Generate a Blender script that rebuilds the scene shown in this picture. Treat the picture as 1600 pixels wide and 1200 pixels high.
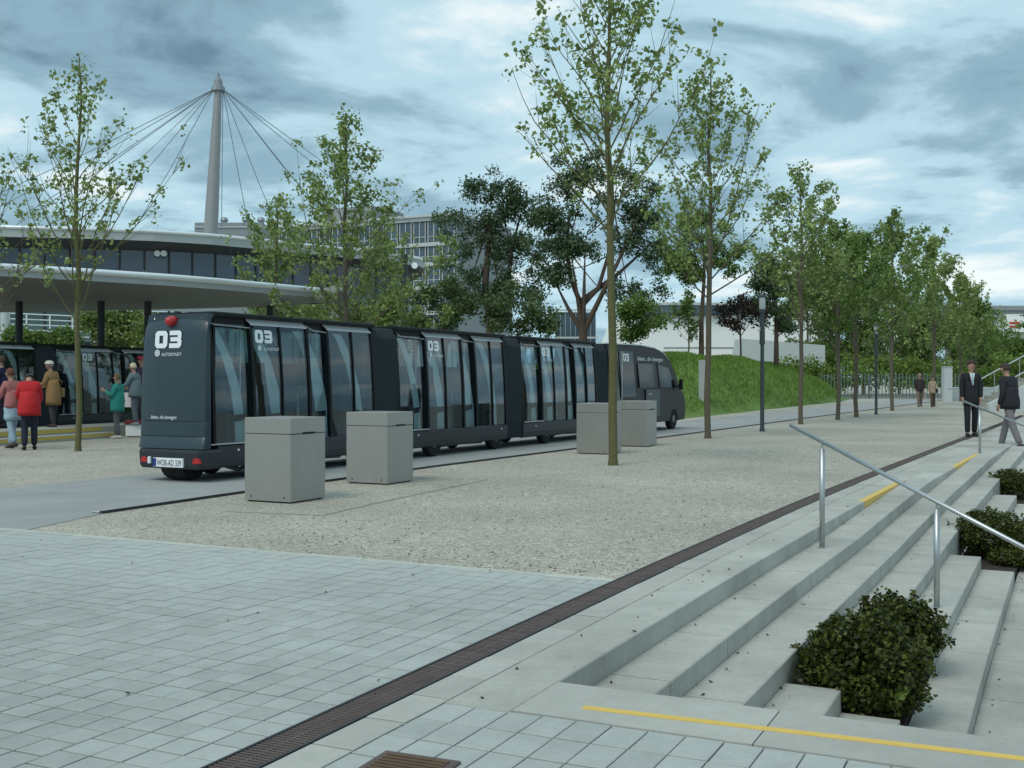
import bpy, bmesh, math, random
import numpy as np
from mathutils import Vector, Matrix

# ------------------------------------------------------------------ clean
for o in list(bpy.data.objects): bpy.data.objects.remove(o)
scene = bpy.context.scene
COL = scene.collection
R = math.radians

# ------------------------------------------------------------------ camera
CH, F, HZ = 1.35, 1740.0, 596.0          # eye height, focal length and horizon row in photo pixels
cd = bpy.data.cameras.new('camera')
cd.sensor_width = 36; cd.lens = F / 1600 * 36; cd.shift_y = -(600 - HZ) / 1600
cd.clip_start = .05; cd.clip_end = 4000
cam = bpy.data.objects.new('camera', cd); COL.objects.link(cam)
cam.location = (0, 0, CH); cam.rotation_euler = (R(90), 0, 0)
scene.camera = cam

# ------------------------------------------------------------------ world, sun, exposure
SUN_EL, SUN_AZ = 52, 218                 # the veiled sun stands behind and to the left of the viewer
w = bpy.data.worlds.new('World'); scene.world = w; w.use_nodes = True
nt = w.node_tree; nt.nodes.clear()
def N(t, kind, **kw):
    n = t.nodes.new(kind)
    for k, v in kw.items(): setattr(n, k, v)
    return n
def L(t, a, b): t.links.new(a, b)
def math_node(t, op, a, b=None, clamp=False):
    n = N(t, 'ShaderNodeMath', operation=op); n.use_clamp = clamp
    for i, v in enumerate((a, b)):
        if v is None: continue
        if isinstance(v, (int, float)): n.inputs[i].default_value = v
        else: L(t, v, n.inputs[i])
    return n.outputs[0]
out = N(nt, 'ShaderNodeOutputWorld'); bg = N(nt, 'ShaderNodeBackground'); bg.inputs[1].default_value = .1
sky = N(nt, 'ShaderNodeTexSky', sky_type='NISHITA'); sky.sun_disc = False
sky.sun_elevation = R(SUN_EL); sky.sun_rotation = R(SUN_AZ)
tc = N(nt, 'ShaderNodeTexCoord'); sp = N(nt, 'ShaderNodeSeparateXYZ'); L(nt, tc.outputs['Generated'], sp.inputs[0])
zc = math_node(nt, 'ADD', math_node(nt, 'MAXIMUM', sp.outputs[2], 0.0), .16)
cb = N(nt, 'ShaderNodeCombineXYZ')
L(nt, math_node(nt, 'DIVIDE', sp.outputs[0], zc), cb.inputs[0]); L(nt, math_node(nt, 'DIVIDE', sp.outputs[1], zc), cb.inputs[1])
def cloud_noise(scale, detail, rough, dist, off):
    mp = N(nt, 'ShaderNodeMapping'); mp.inputs['Location'].default_value = off
    L(nt, cb.outputs[0], mp.inputs['Vector'])
    n = N(nt, 'ShaderNodeTexNoise'); n.inputs['Scale'].default_value = scale; n.inputs['Detail'].default_value = detail
    n.inputs['Roughness'].default_value = rough; n.inputs['Distortion'].default_value = dist
    L(nt, mp.outputs[0], n.inputs['Vector']); return n.outputs[0]
n1 = cloud_noise(.5, 4, .5, .4, (3.1, 7.4, 0))
n2 = cloud_noise(1.35, 9, .55, .5, (0.7, 2.2, 0))
n3 = cloud_noise(5.5, 8, .6, .4, (4.7, 1.2, 0))
mixv = math_node(nt, 'ADD', math_node(nt, 'MULTIPLY', n1, .55), math_node(nt, 'ADD', math_node(nt, 'MULTIPLY', n2, 1.4), math_node(nt, 'MULTIPLY', n3, .20)))
mixv = math_node(nt, 'SUBTRACT', mixv, .50)
def cloud_bank(px, py, power, amount):     # broad thin or thick places in the cloud cover seen in the photograph
    global mixv
    d = Vector(((px - 800) / 1740, 1, (596 - py) / 1740)).normalized()
    vm = N(nt, 'ShaderNodeVectorMath', operation='DOT_PRODUCT'); L(nt, tc.outputs['Generated'], vm.inputs[0]); vm.inputs[1].default_value = d
    v = math_node(nt, 'POWER', math_node(nt, 'MAXIMUM', vm.outputs['Value'], 0.0), power)
    mixv = math_node(nt, 'ADD', mixv, math_node(nt, 'MULTIPLY', v, amount))
cloud_bank(800, 240, 140, .09); cloud_bank(1150, 90, 50, .06); cloud_bank(1630, 130, 220, -.22); cloud_bank(300, 300, 200, -.15); cloud_bank(560, 90, 110, -.07); cloud_bank(60, 60, 160, .13); cloud_bank(640, 330, 300, -.10)
ramp = N(nt, 'ShaderNodeValToRGB'); L(nt, mixv, ramp.inputs[0])
cr = ramp.color_ramp; cr.interpolation = 'EASE'
cr.elements[0].position = .28; cr.elements[0].color = (.15, .265, .345, 1)
cr.elements[1].position = .80; cr.elements[1].color = (.92, 1.0, 1.0, 1)
e = cr.elements.new(.44); e.color = (.28, .455, .56, 1)
e = cr.elements.new(.60); e.color = (.50, .73, .84, 1)
sc = N(nt, 'ShaderNodeVectorMath', operation='SCALE'); sc.inputs['Scale'].default_value = 9.4
L(nt, ramp.outputs[0], sc.inputs[0])
mx = N(nt, 'ShaderNodeMix', data_type='RGBA'); mx.inputs[0].default_value = .95      # closed cloud, the clear sky just shows through
L(nt, sky.outputs[0], mx.inputs[6]); L(nt, sc.outputs[0], mx.inputs[7])
L(nt, mx.outputs[2], bg.inputs[0]); L(nt, bg.outputs[0], out.inputs[0])

sl = bpy.data.lights.new('sun', 'SUN'); sl.energy = 1.3; sl.angle = R(24); sl.color = (1, .94, .84)
so = bpy.data.objects.new('sun', sl); COL.objects.link(so)
sd = Vector((math.sin(R(SUN_AZ)) * math.cos(R(SUN_EL)), math.cos(R(SUN_AZ)) * math.cos(R(SUN_EL)), math.sin(R(SUN_EL))))
so.rotation_euler = sd.to_track_quat('Z', 'Y').to_euler(); so.location = (0, 0, 60)

scene.view_settings.view_transform = 'Standard'; scene.view_settings.look = 'None'
scene.view_settings.gamma = 1; scene.view_settings.use_curve_mapping = False
scene.view_settings.exposure = 0.11
scene.render.engine = 'CYCLES'
scene.cycles.max_bounces = 8; scene.cycles.transparent_max_bounces = 16

# ------------------------------------------------------------------ pixel to place
def G(px, py, z=0.0):                     # a point at height z seen at a photo pixel
    Y = F * (CH - z) / (py - HZ); return Vector(((px - 800) / F * Y, Y, z))
def at(px, py, Y):                        # a point at distance Y
    return Vector(((px - 800) / F * Y, Y, CH + (HZ - py) / F * Y))
# the staircase frame: s runs along the steps, lat to the right of the top nosing
A0, A1, SB = 25.7, 28.2, 12.0
_tab = [(0.2014, 4.935)]
for i in range(1200):
    a = R(A0 + (A1 - A0) * (i + .5) / 1200); ds = SB / 1200
    _tab.append((_tab[-1][0] + math.sin(a) * ds, _tab[-1][1] + math.cos(a) * ds))
def C(s, lat, z=0.0):
    if s <= 0: a = R(A0); x, y = _tab[0]; x += math.sin(a) * s; y += math.cos(a) * s
    elif s >= SB: a = R(A1); x, y = _tab[-1]; x += math.sin(a) * (s - SB); y += math.cos(a) * (s - SB)
    else: a = R(A0 + (A1 - A0) * s / SB); x, y = _tab[int(s / SB * 1200)]
    return Vector((x + math.cos(a) * lat, y - math.sin(a) * lat, z))

# ------------------------------------------------------------------ materials
MATS = {}
def M(name, col, rough=.7, metal=0., var=.12, scale=3., bump=0., bscale=60., rnd=0., spec=.4, detail=6, dirt=0., mottle=0., streak=0.):
    if name in MATS: return MATS[name]
    m = bpy.data.materials.new(name); m.use_nodes = True; t = m.node_tree
    b = t.nodes['Principled BSDF']; b.inputs['Roughness'].default_value = rough; b.inputs['Metallic'].default_value = metal
    b.inputs['Specular IOR Level'].default_value = spec
    g = N(t, 'ShaderNodeNewGeometry')
    n = N(t, 'ShaderNodeTexNoise'); n.inputs['Scale'].default_value = scale; n.inputs['Detail'].default_value = detail
    n.inputs['Roughness'].default_value = .62
    L(t, g.outputs['Position'], n.inputs['Vector'])
    v = math_node(t, 'ADD', math_node(t, 'MULTIPLY', math_node(t, 'SUBTRACT', n.outputs[0], .5), 2.6 * var), 1.0)
    if rnd:
        oi = N(t, 'ShaderNodeObjectInfo')
        v = math_node(t, 'MULTIPLY', v, math_node(t, 'ADD', math_node(t, 'MULTIPLY', math_node(t, 'SUBTRACT', oi.outputs['Random'], .5), 2 * rnd), 1.0))
    if dirt:
        d = N(t, 'ShaderNodeTexNoise'); d.inputs['Scale'].default_value = .55; d.inputs['Detail'].default_value = 5
        L(t, g.outputs['Position'], d.inputs['Vector'])
        mr = N(t, 'ShaderNodeMapRange'); mr.inputs[1].default_value = .42; mr.inputs[2].default_value = .68
        mr.inputs[3].default_value = 1 + dirt * .3; mr.inputs[4].default_value = 1 - dirt
        L(t, d.outputs[0], mr.inputs[0]); v = math_node(t, 'MULTIPLY', v, mr.outputs[0])
    for amt, vec in ((mottle, (26, 26, 26)), (streak, (14, 14, .9))):
        if not amt: continue
        mp = N(t, 'ShaderNodeMapping'); mp.inputs['Scale'].default_value = vec; L(t, g.outputs['Position'], mp.inputs['Vector'])
        d = N(t, 'ShaderNodeTexNoise'); d.inputs['Scale'].default_value = 1; d.inputs['Detail'].default_value = 7; d.inputs['Roughness'].default_value = .7
        L(t, mp.outputs[0], d.inputs['Vector'])
        v = math_node(t, 'MULTIPLY', v, math_node(t, 'ADD', math_node(t, 'MULTIPLY', math_node(t, 'SUBTRACT', d.outputs[0], .5), 2.4 * amt), 1.0))
    s = N(t, 'ShaderNodeVectorMath', operation='SCALE'); s.inputs[0].default_value = col
    L(t, v, s.inputs['Scale']); L(t, s.outputs[0], b.inputs['Base Color'])
    if bump:
        n2 = N(t, 'ShaderNodeTexNoise'); n2.inputs['Scale'].default_value = bscale; n2.inputs['Detail'].default_value = 4
        L(t, g.outputs['Position'], n2.inputs['Vector'])
        bp = N(t, 'ShaderNodeBump'); bp.inputs['Strength'].default_value = bump; bp.inputs['Distance'].default_value = .01
        L(t, n2.outputs[0], bp.inputs['Height']); L(t, bp.outputs[0], b.inputs['Normal'])
    MATS[name] = m; return m
def leaf_mat(name, c1, c2, trans=.3, rough=.55):
    m = bpy.data.materials.new(name); m.use_nodes = True; t = m.node_tree; t.nodes.clear()
    o = N(t, 'ShaderNodeOutputMaterial'); g = N(t, 'ShaderNodeNewGeometry')
    r = N(t, 'ShaderNodeValToRGB'); r.color_ramp.elements[0].color = (*c1, 1); r.color_ramp.elements[1].color = (*c2, 1)
    L(t, g.outputs['Random Per Island'], r.inputs[0])
    p = N(t, 'ShaderNodeBsdfPrincipled'); p.inputs['Roughness'].default_value = rough; p.inputs['Specular IOR Level'].default_value = .3
    tr = N(t, 'ShaderNodeBsdfTranslucent'); mx = N(t, 'ShaderNodeMixShader'); mx.inputs[0].default_value = trans
    L(t, r.outputs[0], p.inputs['Base Color']); L(t, r.outputs[0], tr.inputs[0])
    L(t, p.outputs[0], mx.inputs[1]); L(t, tr.outputs[0], mx.inputs[2]); L(t, mx.outputs[0], o.inputs[0])
    MATS[name] = m; return m
def glass_mat(name, tint, refl=(.9, .95, 1), ior=1.5, rough=.02):
    m = bpy.data.materials.new(name); m.use_nodes = True; t = m.node_tree; t.nodes.clear()
    o = N(t, 'ShaderNodeOutputMaterial'); tr = N(t, 'ShaderNodeBsdfTransparent'); tr.inputs[0].default_value = (*tint, 1)
    gl = N(t, 'ShaderNodeBsdfGlossy'); gl.inputs[0].default_value = (*refl, 1); gl.inputs['Roughness'].default_value = rough
    lw = N(t, 'ShaderNodeLayerWeight'); lw.inputs[0].default_value = .5; mx = N(t, 'ShaderNodeMixShader')   # same reflectance from both sides of the pane
    f0 = ((ior - 1) / (ior + 1)) ** 2
    L(t, math_node(t, 'ADD', math_node(t, 'MULTIPLY', math_node(t, 'POWER', lw.outputs['Facing'], 5.0), 1 - f0), f0), mx.inputs[0]); L(t, tr.outputs[0], mx.inputs[1]); L(t, gl.outputs[0], mx.inputs[2]); L(t, mx.outputs[0], o.inputs[0])
    MATS[name] = m; return m
def gravel_mat(name, col):
    m = bpy.data.materials.new(name); m.use_nodes = True; t = m.node_tree
    b = t.nodes['Principled BSDF']; b.inputs['Roughness'].default_value = .9; b.inputs['Specular IOR Level'].default_value = .2
    g = N(t, 'ShaderNodeNewGeometry')
    vo = N(t, 'ShaderNodeTexVoronoi'); vo.inputs['Scale'].default_value = 62; L(t, g.outputs['Position'], vo.inputs['Vector'])
    bw = N(t, 'ShaderNodeSeparateColor'); L(t, vo.outputs['Color'], bw.inputs[0])
    r = N(t, 'ShaderNodeValToRGB'); L(t, bw.outputs[0], r.inputs[0])
    els = r.color_ramp.elements
    els[0].position = 0; els[0].color = (*[c * .35 for c in col], 1); els[1].position = 1; els[1].color = (*[c * 1.55 for c in col], 1)
    x = els.new(.12); x.color = (*[c * .8 for c in col], 1); x = els.new(.8); x.color = (*[c * 1.12 for c in col], 1)
    n = N(t, 'ShaderNodeTexNoise'); n.inputs['Scale'].default_value = .38; n.inputs['Detail'].default_value = 9; n.inputs['Roughness'].default_value = .6; L(t, g.outputs['Position'], n.inputs['Vector'])
    n3 = N(t, 'ShaderNodeTexNoise'); n3.inputs['Scale'].default_value = 9; n3.inputs['Detail'].default_value = 5; L(t, g.outputs['Position'], n3.inputs['Vector'])
    v = math_node(t, 'ADD', math_node(t, 'MULTIPLY', n.outputs[0], .85), math_node(t, 'MULTIPLY', n3.outputs[0], .6))
    v = math_node(t, 'ADD', v, .27)
    s = N(t, 'ShaderNodeVectorMath', operation='SCALE'); L(t, r.outputs[0], s.inputs[0]); L(t, v, s.inputs['Scale'])
    L(t, s.outputs[0], b.inputs['Base Color'])
    bp = N(t, 'ShaderNodeBump'); bp.inputs['Strength'].default_value = .7; bp.inputs['Distance'].default_value = .012; bp.invert = True
    L(t, vo.outputs['Distance'], bp.inputs['Height']); L(t, bp.outputs[0], b.inputs['Normal'])
    MATS[name] = m; return m

gravel = gravel_mat('gravel', (.41, .39, .33))
m_joint = M('joint_sand', (.075, .085, .08), .95, var=.3, scale=20)
m_paver = M('concrete_paver', (.38, .40, .378), .8, var=.14, scale=6, bump=.25, bscale=220, rnd=.07, dirt=.16, mottle=.12)
m_slab = M('pale_concrete', (.40, .40, .36), .8, var=.12, scale=4, bump=.25, bscale=160, rnd=.07, dirt=.18, mottle=.14)
m_step = M('step_concrete', (.418, .418, .374), .8, var=.20, scale=3.2, bump=.3, bscale=150, rnd=.06, dirt=.24, mottle=.16, streak=.10)
m_road = M('road_asphalt', (.33, .34, .335), .85, var=.10, scale=2.5, bump=.3, bscale=200, dirt=.14, mottle=.12)
m_edge_stone = M('edging_stone', (.47, .48, .43), .8, var=.1, scale=8, rnd=.08)
m_yellow = M('yellow_marking', (.70, .47, .10), .6, var=.12, scale=14)
m_yellow_old = M('faded_yellow_marking', (.55, .42, .10), .7, var=.18, scale=10)
m_rust = M('rusted_steel', (.125, .095, .088), .75, metal=.2, var=.35, scale=9)
m_steel_dark = M('dark_steel', (.05, .055, .06), .5, metal=.6, var=.15, scale=6)
m_inox = M('stainless_steel', (.50, .52, .52), .42, metal=1., var=.05, scale=10)
m_bin = M('brushed_bin_metal', (.345, .345, .32), .40, metal=.45, var=.08, scale=2.2, streak=.035, mottle=.04)
m_black = M('black_gap', (.012, .012, .014), .8)
m_soil = M('planter_soil', (.035, .025, .02), .95, var=.3, scale=15)
m_tram = M('dark_blue_grey_paint', (.024, .046, .060), .32, var=.10, scale=1.6, spec=.5)
m_skirt = M('dark_skirt_paint', (.020, .026, .031), .42, var=.1, scale=2, spec=.5)
m_tractor = M('black_tractor_paint', (.016, .016, .018), .4, spec=.25)
m_tracglass = M('dark_cab_glass', (.006, .008, .009), .08, spec=.35)
m_bellows = M('bellows_fabric', (.022, .034, .040), .8, var=.15, scale=5)
m_frame = M('black_window_frame', (.005, .007, .009), .45, spec=.2)
m_roof = M('tram_roof_black', (.007, .009, .011), .55, spec=.2)
m_white = M('white_lettering', (.82, .86, .88), .5, var=.03)
m_silver = M('silver_trim', (.5, .53, .55), .35, metal=.7)
m_red_lens = M('red_lens', (.45, .02, .02), .25, spec=.6)
m_blue = M('plate_blue', (.02, .05, .25), .4)
m_tyre = M('tyre_rubber', (.012, .012, .013), .85, var=.2, scale=20)
m_rim = M('wheel_rim', (.22, .23, .24), .4, metal=.7)
m_seat = M('seat_fabric', (.02, .024, .03), .8, var=.2, scale=10)
m_reflection = M('pale_reflection', (.50, .53, .52), .6)  # pale tone of the added bands that imitate reflections in the windows
m_glass = glass_mat('tinted_glass', (.78, .87, .89), ior=1.6)
m_vent = M('vent_pane', (.52, .57, .60), .18, spec=.8)  # pale base colour puts the sky's reflection into the sloping vent panes
m_bark = M('bark', (.115, .10, .07), .9, var=.4, scale=18, bump=.6, bscale=60)
m_bark_moss = M('mossy_bark', (.12, .115, .05), .9, var=.35, scale=14, bump=.6, bscale=50)
m_bark_pine = M('pine_bark', (.10, .07, .055), .9, var=.4, scale=8, bump=.7, bscale=30)
m_leaf = leaf_mat('plane_leaf', (.13, .205, .05), (.38, .47, .17), .36)
m_leaf_dark = leaf_mat('mid_green_leaf', (.075, .15, .032), (.23, .33, .085), .36)
m_needle = leaf_mat('pine_needle', (.045, .082, .048), (.155, .22, .10), .3)
m_shrub = leaf_mat('shrub_leaf', (.05, .09, .035), (.17, .22, .085), .3)
m_hedge = leaf_mat('hedge_leaf', (.10, .17, .03), (.27, .37, .08), .35)
m_box = leaf_mat('box_leaf', (.016, .024, .008), (.115, .14, .024), .25, .45)
m_red_leaf = leaf_mat('copper_leaf', (.03, .022, .018), (.09, .06, .04), .2)
m_grass = leaf_mat('grass_blade', (.11, .20, .03), (.21, .32, .06), .3)
m_turf = M('turf', (.12, .20, .04), .95, var=.35, scale=1.2, bump=.6, bscale=20, dirt=.25)
m_whitewall = M('white_wall', (.86, .88, .86), .6, var=.03, scale=.3)
m_grey_wall = M('grey_facade', (.27, .30, .31), .7, var=.06, scale=.2)
m_pale = M('pale_facade', (.50, .54, .54), .7, var=.05, scale=.3)
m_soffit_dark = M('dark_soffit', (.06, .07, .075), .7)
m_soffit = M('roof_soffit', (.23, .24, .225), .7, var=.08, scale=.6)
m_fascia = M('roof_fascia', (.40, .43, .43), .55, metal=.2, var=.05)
m_roofrim = M('roof_rim_metal', (.78, .82, .83), .3, metal=.5, var=.03)
m_facglass = M('facade_glass', (.05, .085, .115), .12, spec=.9, var=.25, scale=.25)
m_paleglass = M('blue_facade_glass', (.055, .095, .145), .12, spec=.6, var=.25, scale=.25)
m_greenglass = M('green_facade_glass', (.06, .115, .11), .15, spec=.8, var=.25, scale=.4)
m_mast = M('mast_steel', (.31, .315, .32), .5, metal=.3, var=.06)
m_cable = M('cable_steel', (.24, .27, .29), .5, metal=.4)
m_fence = M('fence_green_grey', (.13, .18, .175), .6, metal=.2)
m_lamp = M('lamp_post_paint', (.045, .06, .065), .5)
m_lampglass = M('lamp_globe', (.42, .46, .46), .3)
m_concrete = M('concrete', (.40, .42, .41), .85, var=.1, scale=1.5, bump=.2)
m_signred = M('sign_red', (.55, .06, .03), .5)
m_bench_red = M('bench_red', (.16, .03, .04), .6)

# ------------------------------------------------------------------ mesh helpers
class MB:
    def __init__(s): s.v = []; s.f = []; s.m = []
    def face(s, pts, mi=0):
        i = len(s.v); s.v += [tuple(p) for p in pts]; s.f.append(tuple(range(i, i + len(pts)))); s.m.append(mi)
    def add(s, vs, fs, mi=0):
        i = len(s.v); s.v += [tuple(p) for p in vs]
        for f in fs: s.f.append(tuple(i + k for k in f)); s.m.append(mi)
        return s
    def hexa(s, p, mi=0):                  # p: bottom four, then top four, counter-clockwise seen from above
        return s.add(p, [(3, 2, 1, 0), (4, 5, 6, 7), (0, 1, 5, 4), (1, 2, 6, 5), (2, 3, 7, 6), (3, 0, 4, 7)], mi)
    def box(s, a, b, mi=0):
        (x0, y0, z0), (x1, y1, z1) = a, b
        return s.hexa([(x0, y0, z0), (x1, y0, z0), (x1, y1, z0), (x0, y1, z0), (x0, y0, z1), (x1, y0, z1), (x1, y1, z1), (x0, y1, z1)], mi)
    def bbox(s, a, b, c=.01, mi=0):        # box with chamfered edges on top and the uprights
        (x0, y0, z0), (x1, y1, z1) = a, b
        def ring(i, z): return [(x0 + i + c, y0 + i, z), (x1 - i - c, y0 + i, z), (x1 - i, y0 + i + c, z), (x1 - i, y1 - i - c, z), (x1 - i - c, y1 - i, z), (x0 + i + c, y1 - i, z), (x0 + i, y1 - i - c, z), (x0 + i, y0 + i + c, z)]
        return s.loft([ring(0, z0), ring(0, z1 - c), ring(c, z1)], mi)
    def loft(s, rings, mi=0, cap=True, closed=True):
        n = len(rings[0]); vs = [p for r in rings for p in r]; fs = []
        for k in range(len(rings) - 1):
            for i in range(n if closed else n - 1):
                j = (i + 1) % n; fs.append((k * n + i, k * n + j, (k + 1) * n + j, (k + 1) * n + i))
        if cap: fs.append(tuple(range(n - 1, -1, -1))); fs.append(tuple((len(rings) - 1) * n + i for i in range(n)))
        return s.add(vs, fs, mi)
    def tube(s, pts, r, n=8, mi=0, cap=True):
        pts = [Vector(p) for p in pts]; rs = r if isinstance(r, (list, tuple)) else [r] * len(pts)
        rings = []
        d0 = (pts[1] - pts[0]).normalized(); u = d0.orthogonal().normalized()
        for i, p in enumerate(pts):
            d = (pts[min(i + 1, len(pts) - 1)] - pts[max(i - 1, 0)]).normalized()
            u = (u - d * u.dot(d)); u = u.normalized() if u.length > 1e-6 else d.orthogonal().normalized(); v = d.cross(u)
            rings.append([p + (u * math.cos(2 * math.pi * k / n) + v * math.sin(2 * math.pi * k / n)) * rs[i] for k in range(n)])
        return s.loft(rings, mi, cap)
    def lathe(s, prof, c=(0, 0, 0), n=16, axis='z', mi=0):
        rings = []
        for r, h in prof:
            ring = []
            for k in range(n):
                a = 2 * math.pi * k / n; q = (r * math.cos(a), r * math.sin(a), h)
                if axis == 'y': q = (q[0], h, -q[1])
                if axis == 'x': q = (h, q[0], q[1])
                ring.append((c[0] + q[0], c[1] + q[1], c[2] + q[2]))
            rings.append(ring)
        return s.loft(rings, mi)
    def prism(s, poly, y0, y1, mi=0):      # (x, z) outline extruded along y
        return s.loft([[(x, y0, z) for x, z in poly], [(x, y1, z) for x, z in poly]], mi)
    def mesh(s, name, mats, smooth=False):
        me = bpy.data.meshes.new(name); me.from_pydata(s.v, [], s.f)
        for m in (mats if isinstance(mats, (list, tuple)) else [mats]): me.materials.append(m)
        me.polygons.foreach_set('material_index', s.m)
        if smooth: me.polygons.foreach_set('use_smooth', [True] * len(s.f))
        bm = bmesh.new(); bm.from_mesh(me); bmesh.ops.recalc_face_normals(bm, faces=bm.faces); bm.to_mesh(me); bm.free()
        return me
    def build(s, name, mats, parent=None, smooth=False):
        return link(name, s.mesh(name, mats, smooth), parent)
def link(name, me, parent=None):
    o = bpy.data.objects.new(name, me); COL.objects.link(o)
    if parent is not None: o.parent = parent
    return o
def tag(o, label=None, cat=None, group=None, kind=None):
    if label: o['label'] = label
    if cat: o['category'] = cat
    if group: o['group'] = group
    if kind: o['kind'] = kind
    return o
def thing(name, label, cat, loc=(0, 0, 0), rz=0, group=None):
    o = link(name, None); o.location = loc; o.rotation_euler = (0, 0, rz); o.empty_display_size = .2
    return tag(o, label, cat, group)
def copy_tree(o, parent=None):
    c = o.copy(); COL.objects.link(c); c.parent = parent
    for ch in list(o.children): copy_tree(ch, c)
    return c
def smooth_by_angle(o, deg=35):
    me = o.data; me.polygons.foreach_set('use_smooth', [True] * len(me.polygons))
    bm = bmesh.new(); bm.from_mesh(me)
    for e in bm.edges:
        if len(e.link_faces) == 2 and e.calc_face_angle(0) > R(deg): e.smooth = False
    bm.to_mesh(me); bm.free()
def text(name, string, size, mat, parent, o, ux, uy, width=None, italic=False):
    cu = bpy.data.curves.new('t', 'FONT'); cu.body = string; cu.size = size; cu.shear = .35 if italic else 0
    ob = bpy.data.objects.new('t', cu); COL.objects.link(ob); bpy.context.view_layer.update()
    me0 = ob.evaluated_get(bpy.context.evaluated_depsgraph_get()).to_mesh()
    co = [v.co.copy() for v in me0.vertices]; fs = [tuple(p.vertices) for p in me0.polygons]
    bpy.data.objects.remove(ob)
    o, ux, uy = Vector(o), Vector(ux), Vector(uy)
    wx = max(c.x for c in co) or 1
    k = (width / wx) if width else 1
    me = bpy.data.meshes.new(name); me.from_pydata([o + ux * c.x * k + uy * c.y for c in co], [], fs); me.materials.append(mat)
    return link(name, me, parent)

# ================================================================== THE SETTING
RISE, TREAD, NSTEP = .12, .31, 7
def zs(k, s): return min(0.0, -RISE * k + .0235 * max(0, s - 6.2))
ss_near = [i * .5 for i in range(0, 25)] + [14, 18, 24, 32, 42, 60]
g = MB()
g.face([C(-300, -300), C(-300, 300), C(0, 300), C(0, 0), C(0, -300)])
for a, b in zip(ss_near[:-1], ss_near[1:]): g.face([C(a, -300), C(b, -300), C(b, 0), C(a, 0)][::-1])
g.face([C(60, -1800), C(60, 1800), C(2500, 1800), C(2500, -1800)])
g.face([C(-300, -1800), C(-300, -300), C(0, -300), C(12, -300), C(60, -300), C(60, -1800)])
tag(g.build('ground', gravel), kind='structure')
g = MB(); lo = -RISE * NSTEP
for a, b in zip(ss_near[:-1], ss_near[1:]):
    if a == b: continue
    za, zb = zs(NSTEP, a) - .004, zs(NSTEP, b) - .004
    g.face([C(a, NSTEP * TREAD - .03, za), C(a, 200, za), C(b, 200, zb), C(b, NSTEP * TREAD - .03, zb)])
tag(g.build('lower_pavement', m_slab), kind='structure')

# road with its steel edging
RR = [Vector(p) for p in ((-4.75, 9.0), (-4.42, 10.0), (-4.17, 11.35), (-3.22, 13.46), (-1.09, 17.75), (.72, 21.1), (3.68, 26.8), (13, 45.0), (22.3, 63), (40, 97), (75, 165))]
def offs(pl, d):
    res = []
    for i, p in enumerate(pl):
        t = (pl[min(i + 1, len(pl) - 1)] - pl[max(i - 1, 0)]).normalized(); res.append(p + Vector((-t.y, t.x)) * d)
    return res
RL = offs(RR, 3.06); RL[0] = Vector((-9.0, 9.0)); RL[1] = Vector((-8.1, 10.6)); RL[2] = Vector((-7.2, 12.4)); RL[3] = Vector((-6.43, 13.98))
g = MB()
for i in range(len(RR) - 1):
    g.face([(*RR[i], .004), (*RR[i + 1], .004), (*RL[i + 1], .004), (*RL[i], .004)])
tag(g.build('road', m_road), kind='structure')
g = MB(); RE = offs(RR, .045)
for i in range(2, len(RR) - 2):
    g.hexa([(*RR[i], -.02), (*RR[i + 1], -.02), (*RE[i + 1], -.02), (*RE[i], -.02), (*RR[i], .028), (*RR[i + 1], .028), (*RE[i + 1], .028), (*RE[i], .028)])
tag(g.build('road_edging', m_steel_dark), kind='structure')
g = MB(); RP = offs(RR, .17)
for i in range(2, len(RR) - 3):
    g.face([(*RE[i], .012), (*RE[i + 1], .012), (*RP[i + 1], .012), (*RP[i], .012)])
tag(g.build('road_border', m_edge_stone), kind='structure')
g = MB()
pl = [G(352, 800), G(505, 806), G(600, 784), G(762, 750)]
for a, b in zip(pl[:-1], pl[1:]):
    d = (b - a).normalized() * .001; n = Vector((-d.y, d.x, 0)).normalized() * .004
    g.hexa([a - n - Vector((0, 0, .02)), b - n - Vector((0, 0, .02)), b + n - Vector((0, 0, .02)), a + n - Vector((0, 0, .02)), a - n + Vector((0, 0, .008)), b - n + Vector((0, 0, .008)), b + n + Vector((0, 0, .008)), a + n + Vector((0, 0, .008))])
tag(g.build('gravel_edging', m_bin), kind='structure')

# paved foreground
rng = random.Random(5)
SP_END = 2.44
g = MB()
for a, b in [(-7, 0)] + [(i * .3, min((i + 1) * .3, SP_END + .12)) for i in range(9) if i * .3 < SP_END + .1]:
    g.face([C(a, -12, .004), C(a, -.0, .004), C(b, -.0, .004), C(b, -12, .004)])
g.face([C(-7, 0, .004), C(-7, 9, .004), C(-.0, 9, .004), C(-.0, 0, .004)])
paving = tag(g.build('paving', m_joint), kind='structure')
PW, PL = .1475, .150
def paver_mesh(lw, ls, name='paver', h=.012, c=.004):
    mb = MB(); a, b = ls / 2, lw / 2
    lo_ = [(-b, -a), (b, -a), (b, a), (-b, a)]
    mb.loft([[(x, y, -.01) for x, y in lo_], [(x, y, h - c * .5) for x, y in lo_], [(x * (1 - c / b), y * (1 - c / a), h) for x, y in lo_]])
    return mb.mesh(name, m_paver if name == 'paver' else m_slab)
def put(me, name, parent, s, lat, z=.004, tilt=.006):
    o = link(name, me, parent); p = C(s, lat, z + rng.uniform(-.001, .0015))
    ang = A0 + (A1 - A0) * max(0, min(1, s / SB))
    o.location = p; o.rotation_euler = (rng.uniform(-tilt, tilt), rng.uniform(-tilt, tilt), -R(ang)); return o
spots = []
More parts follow.
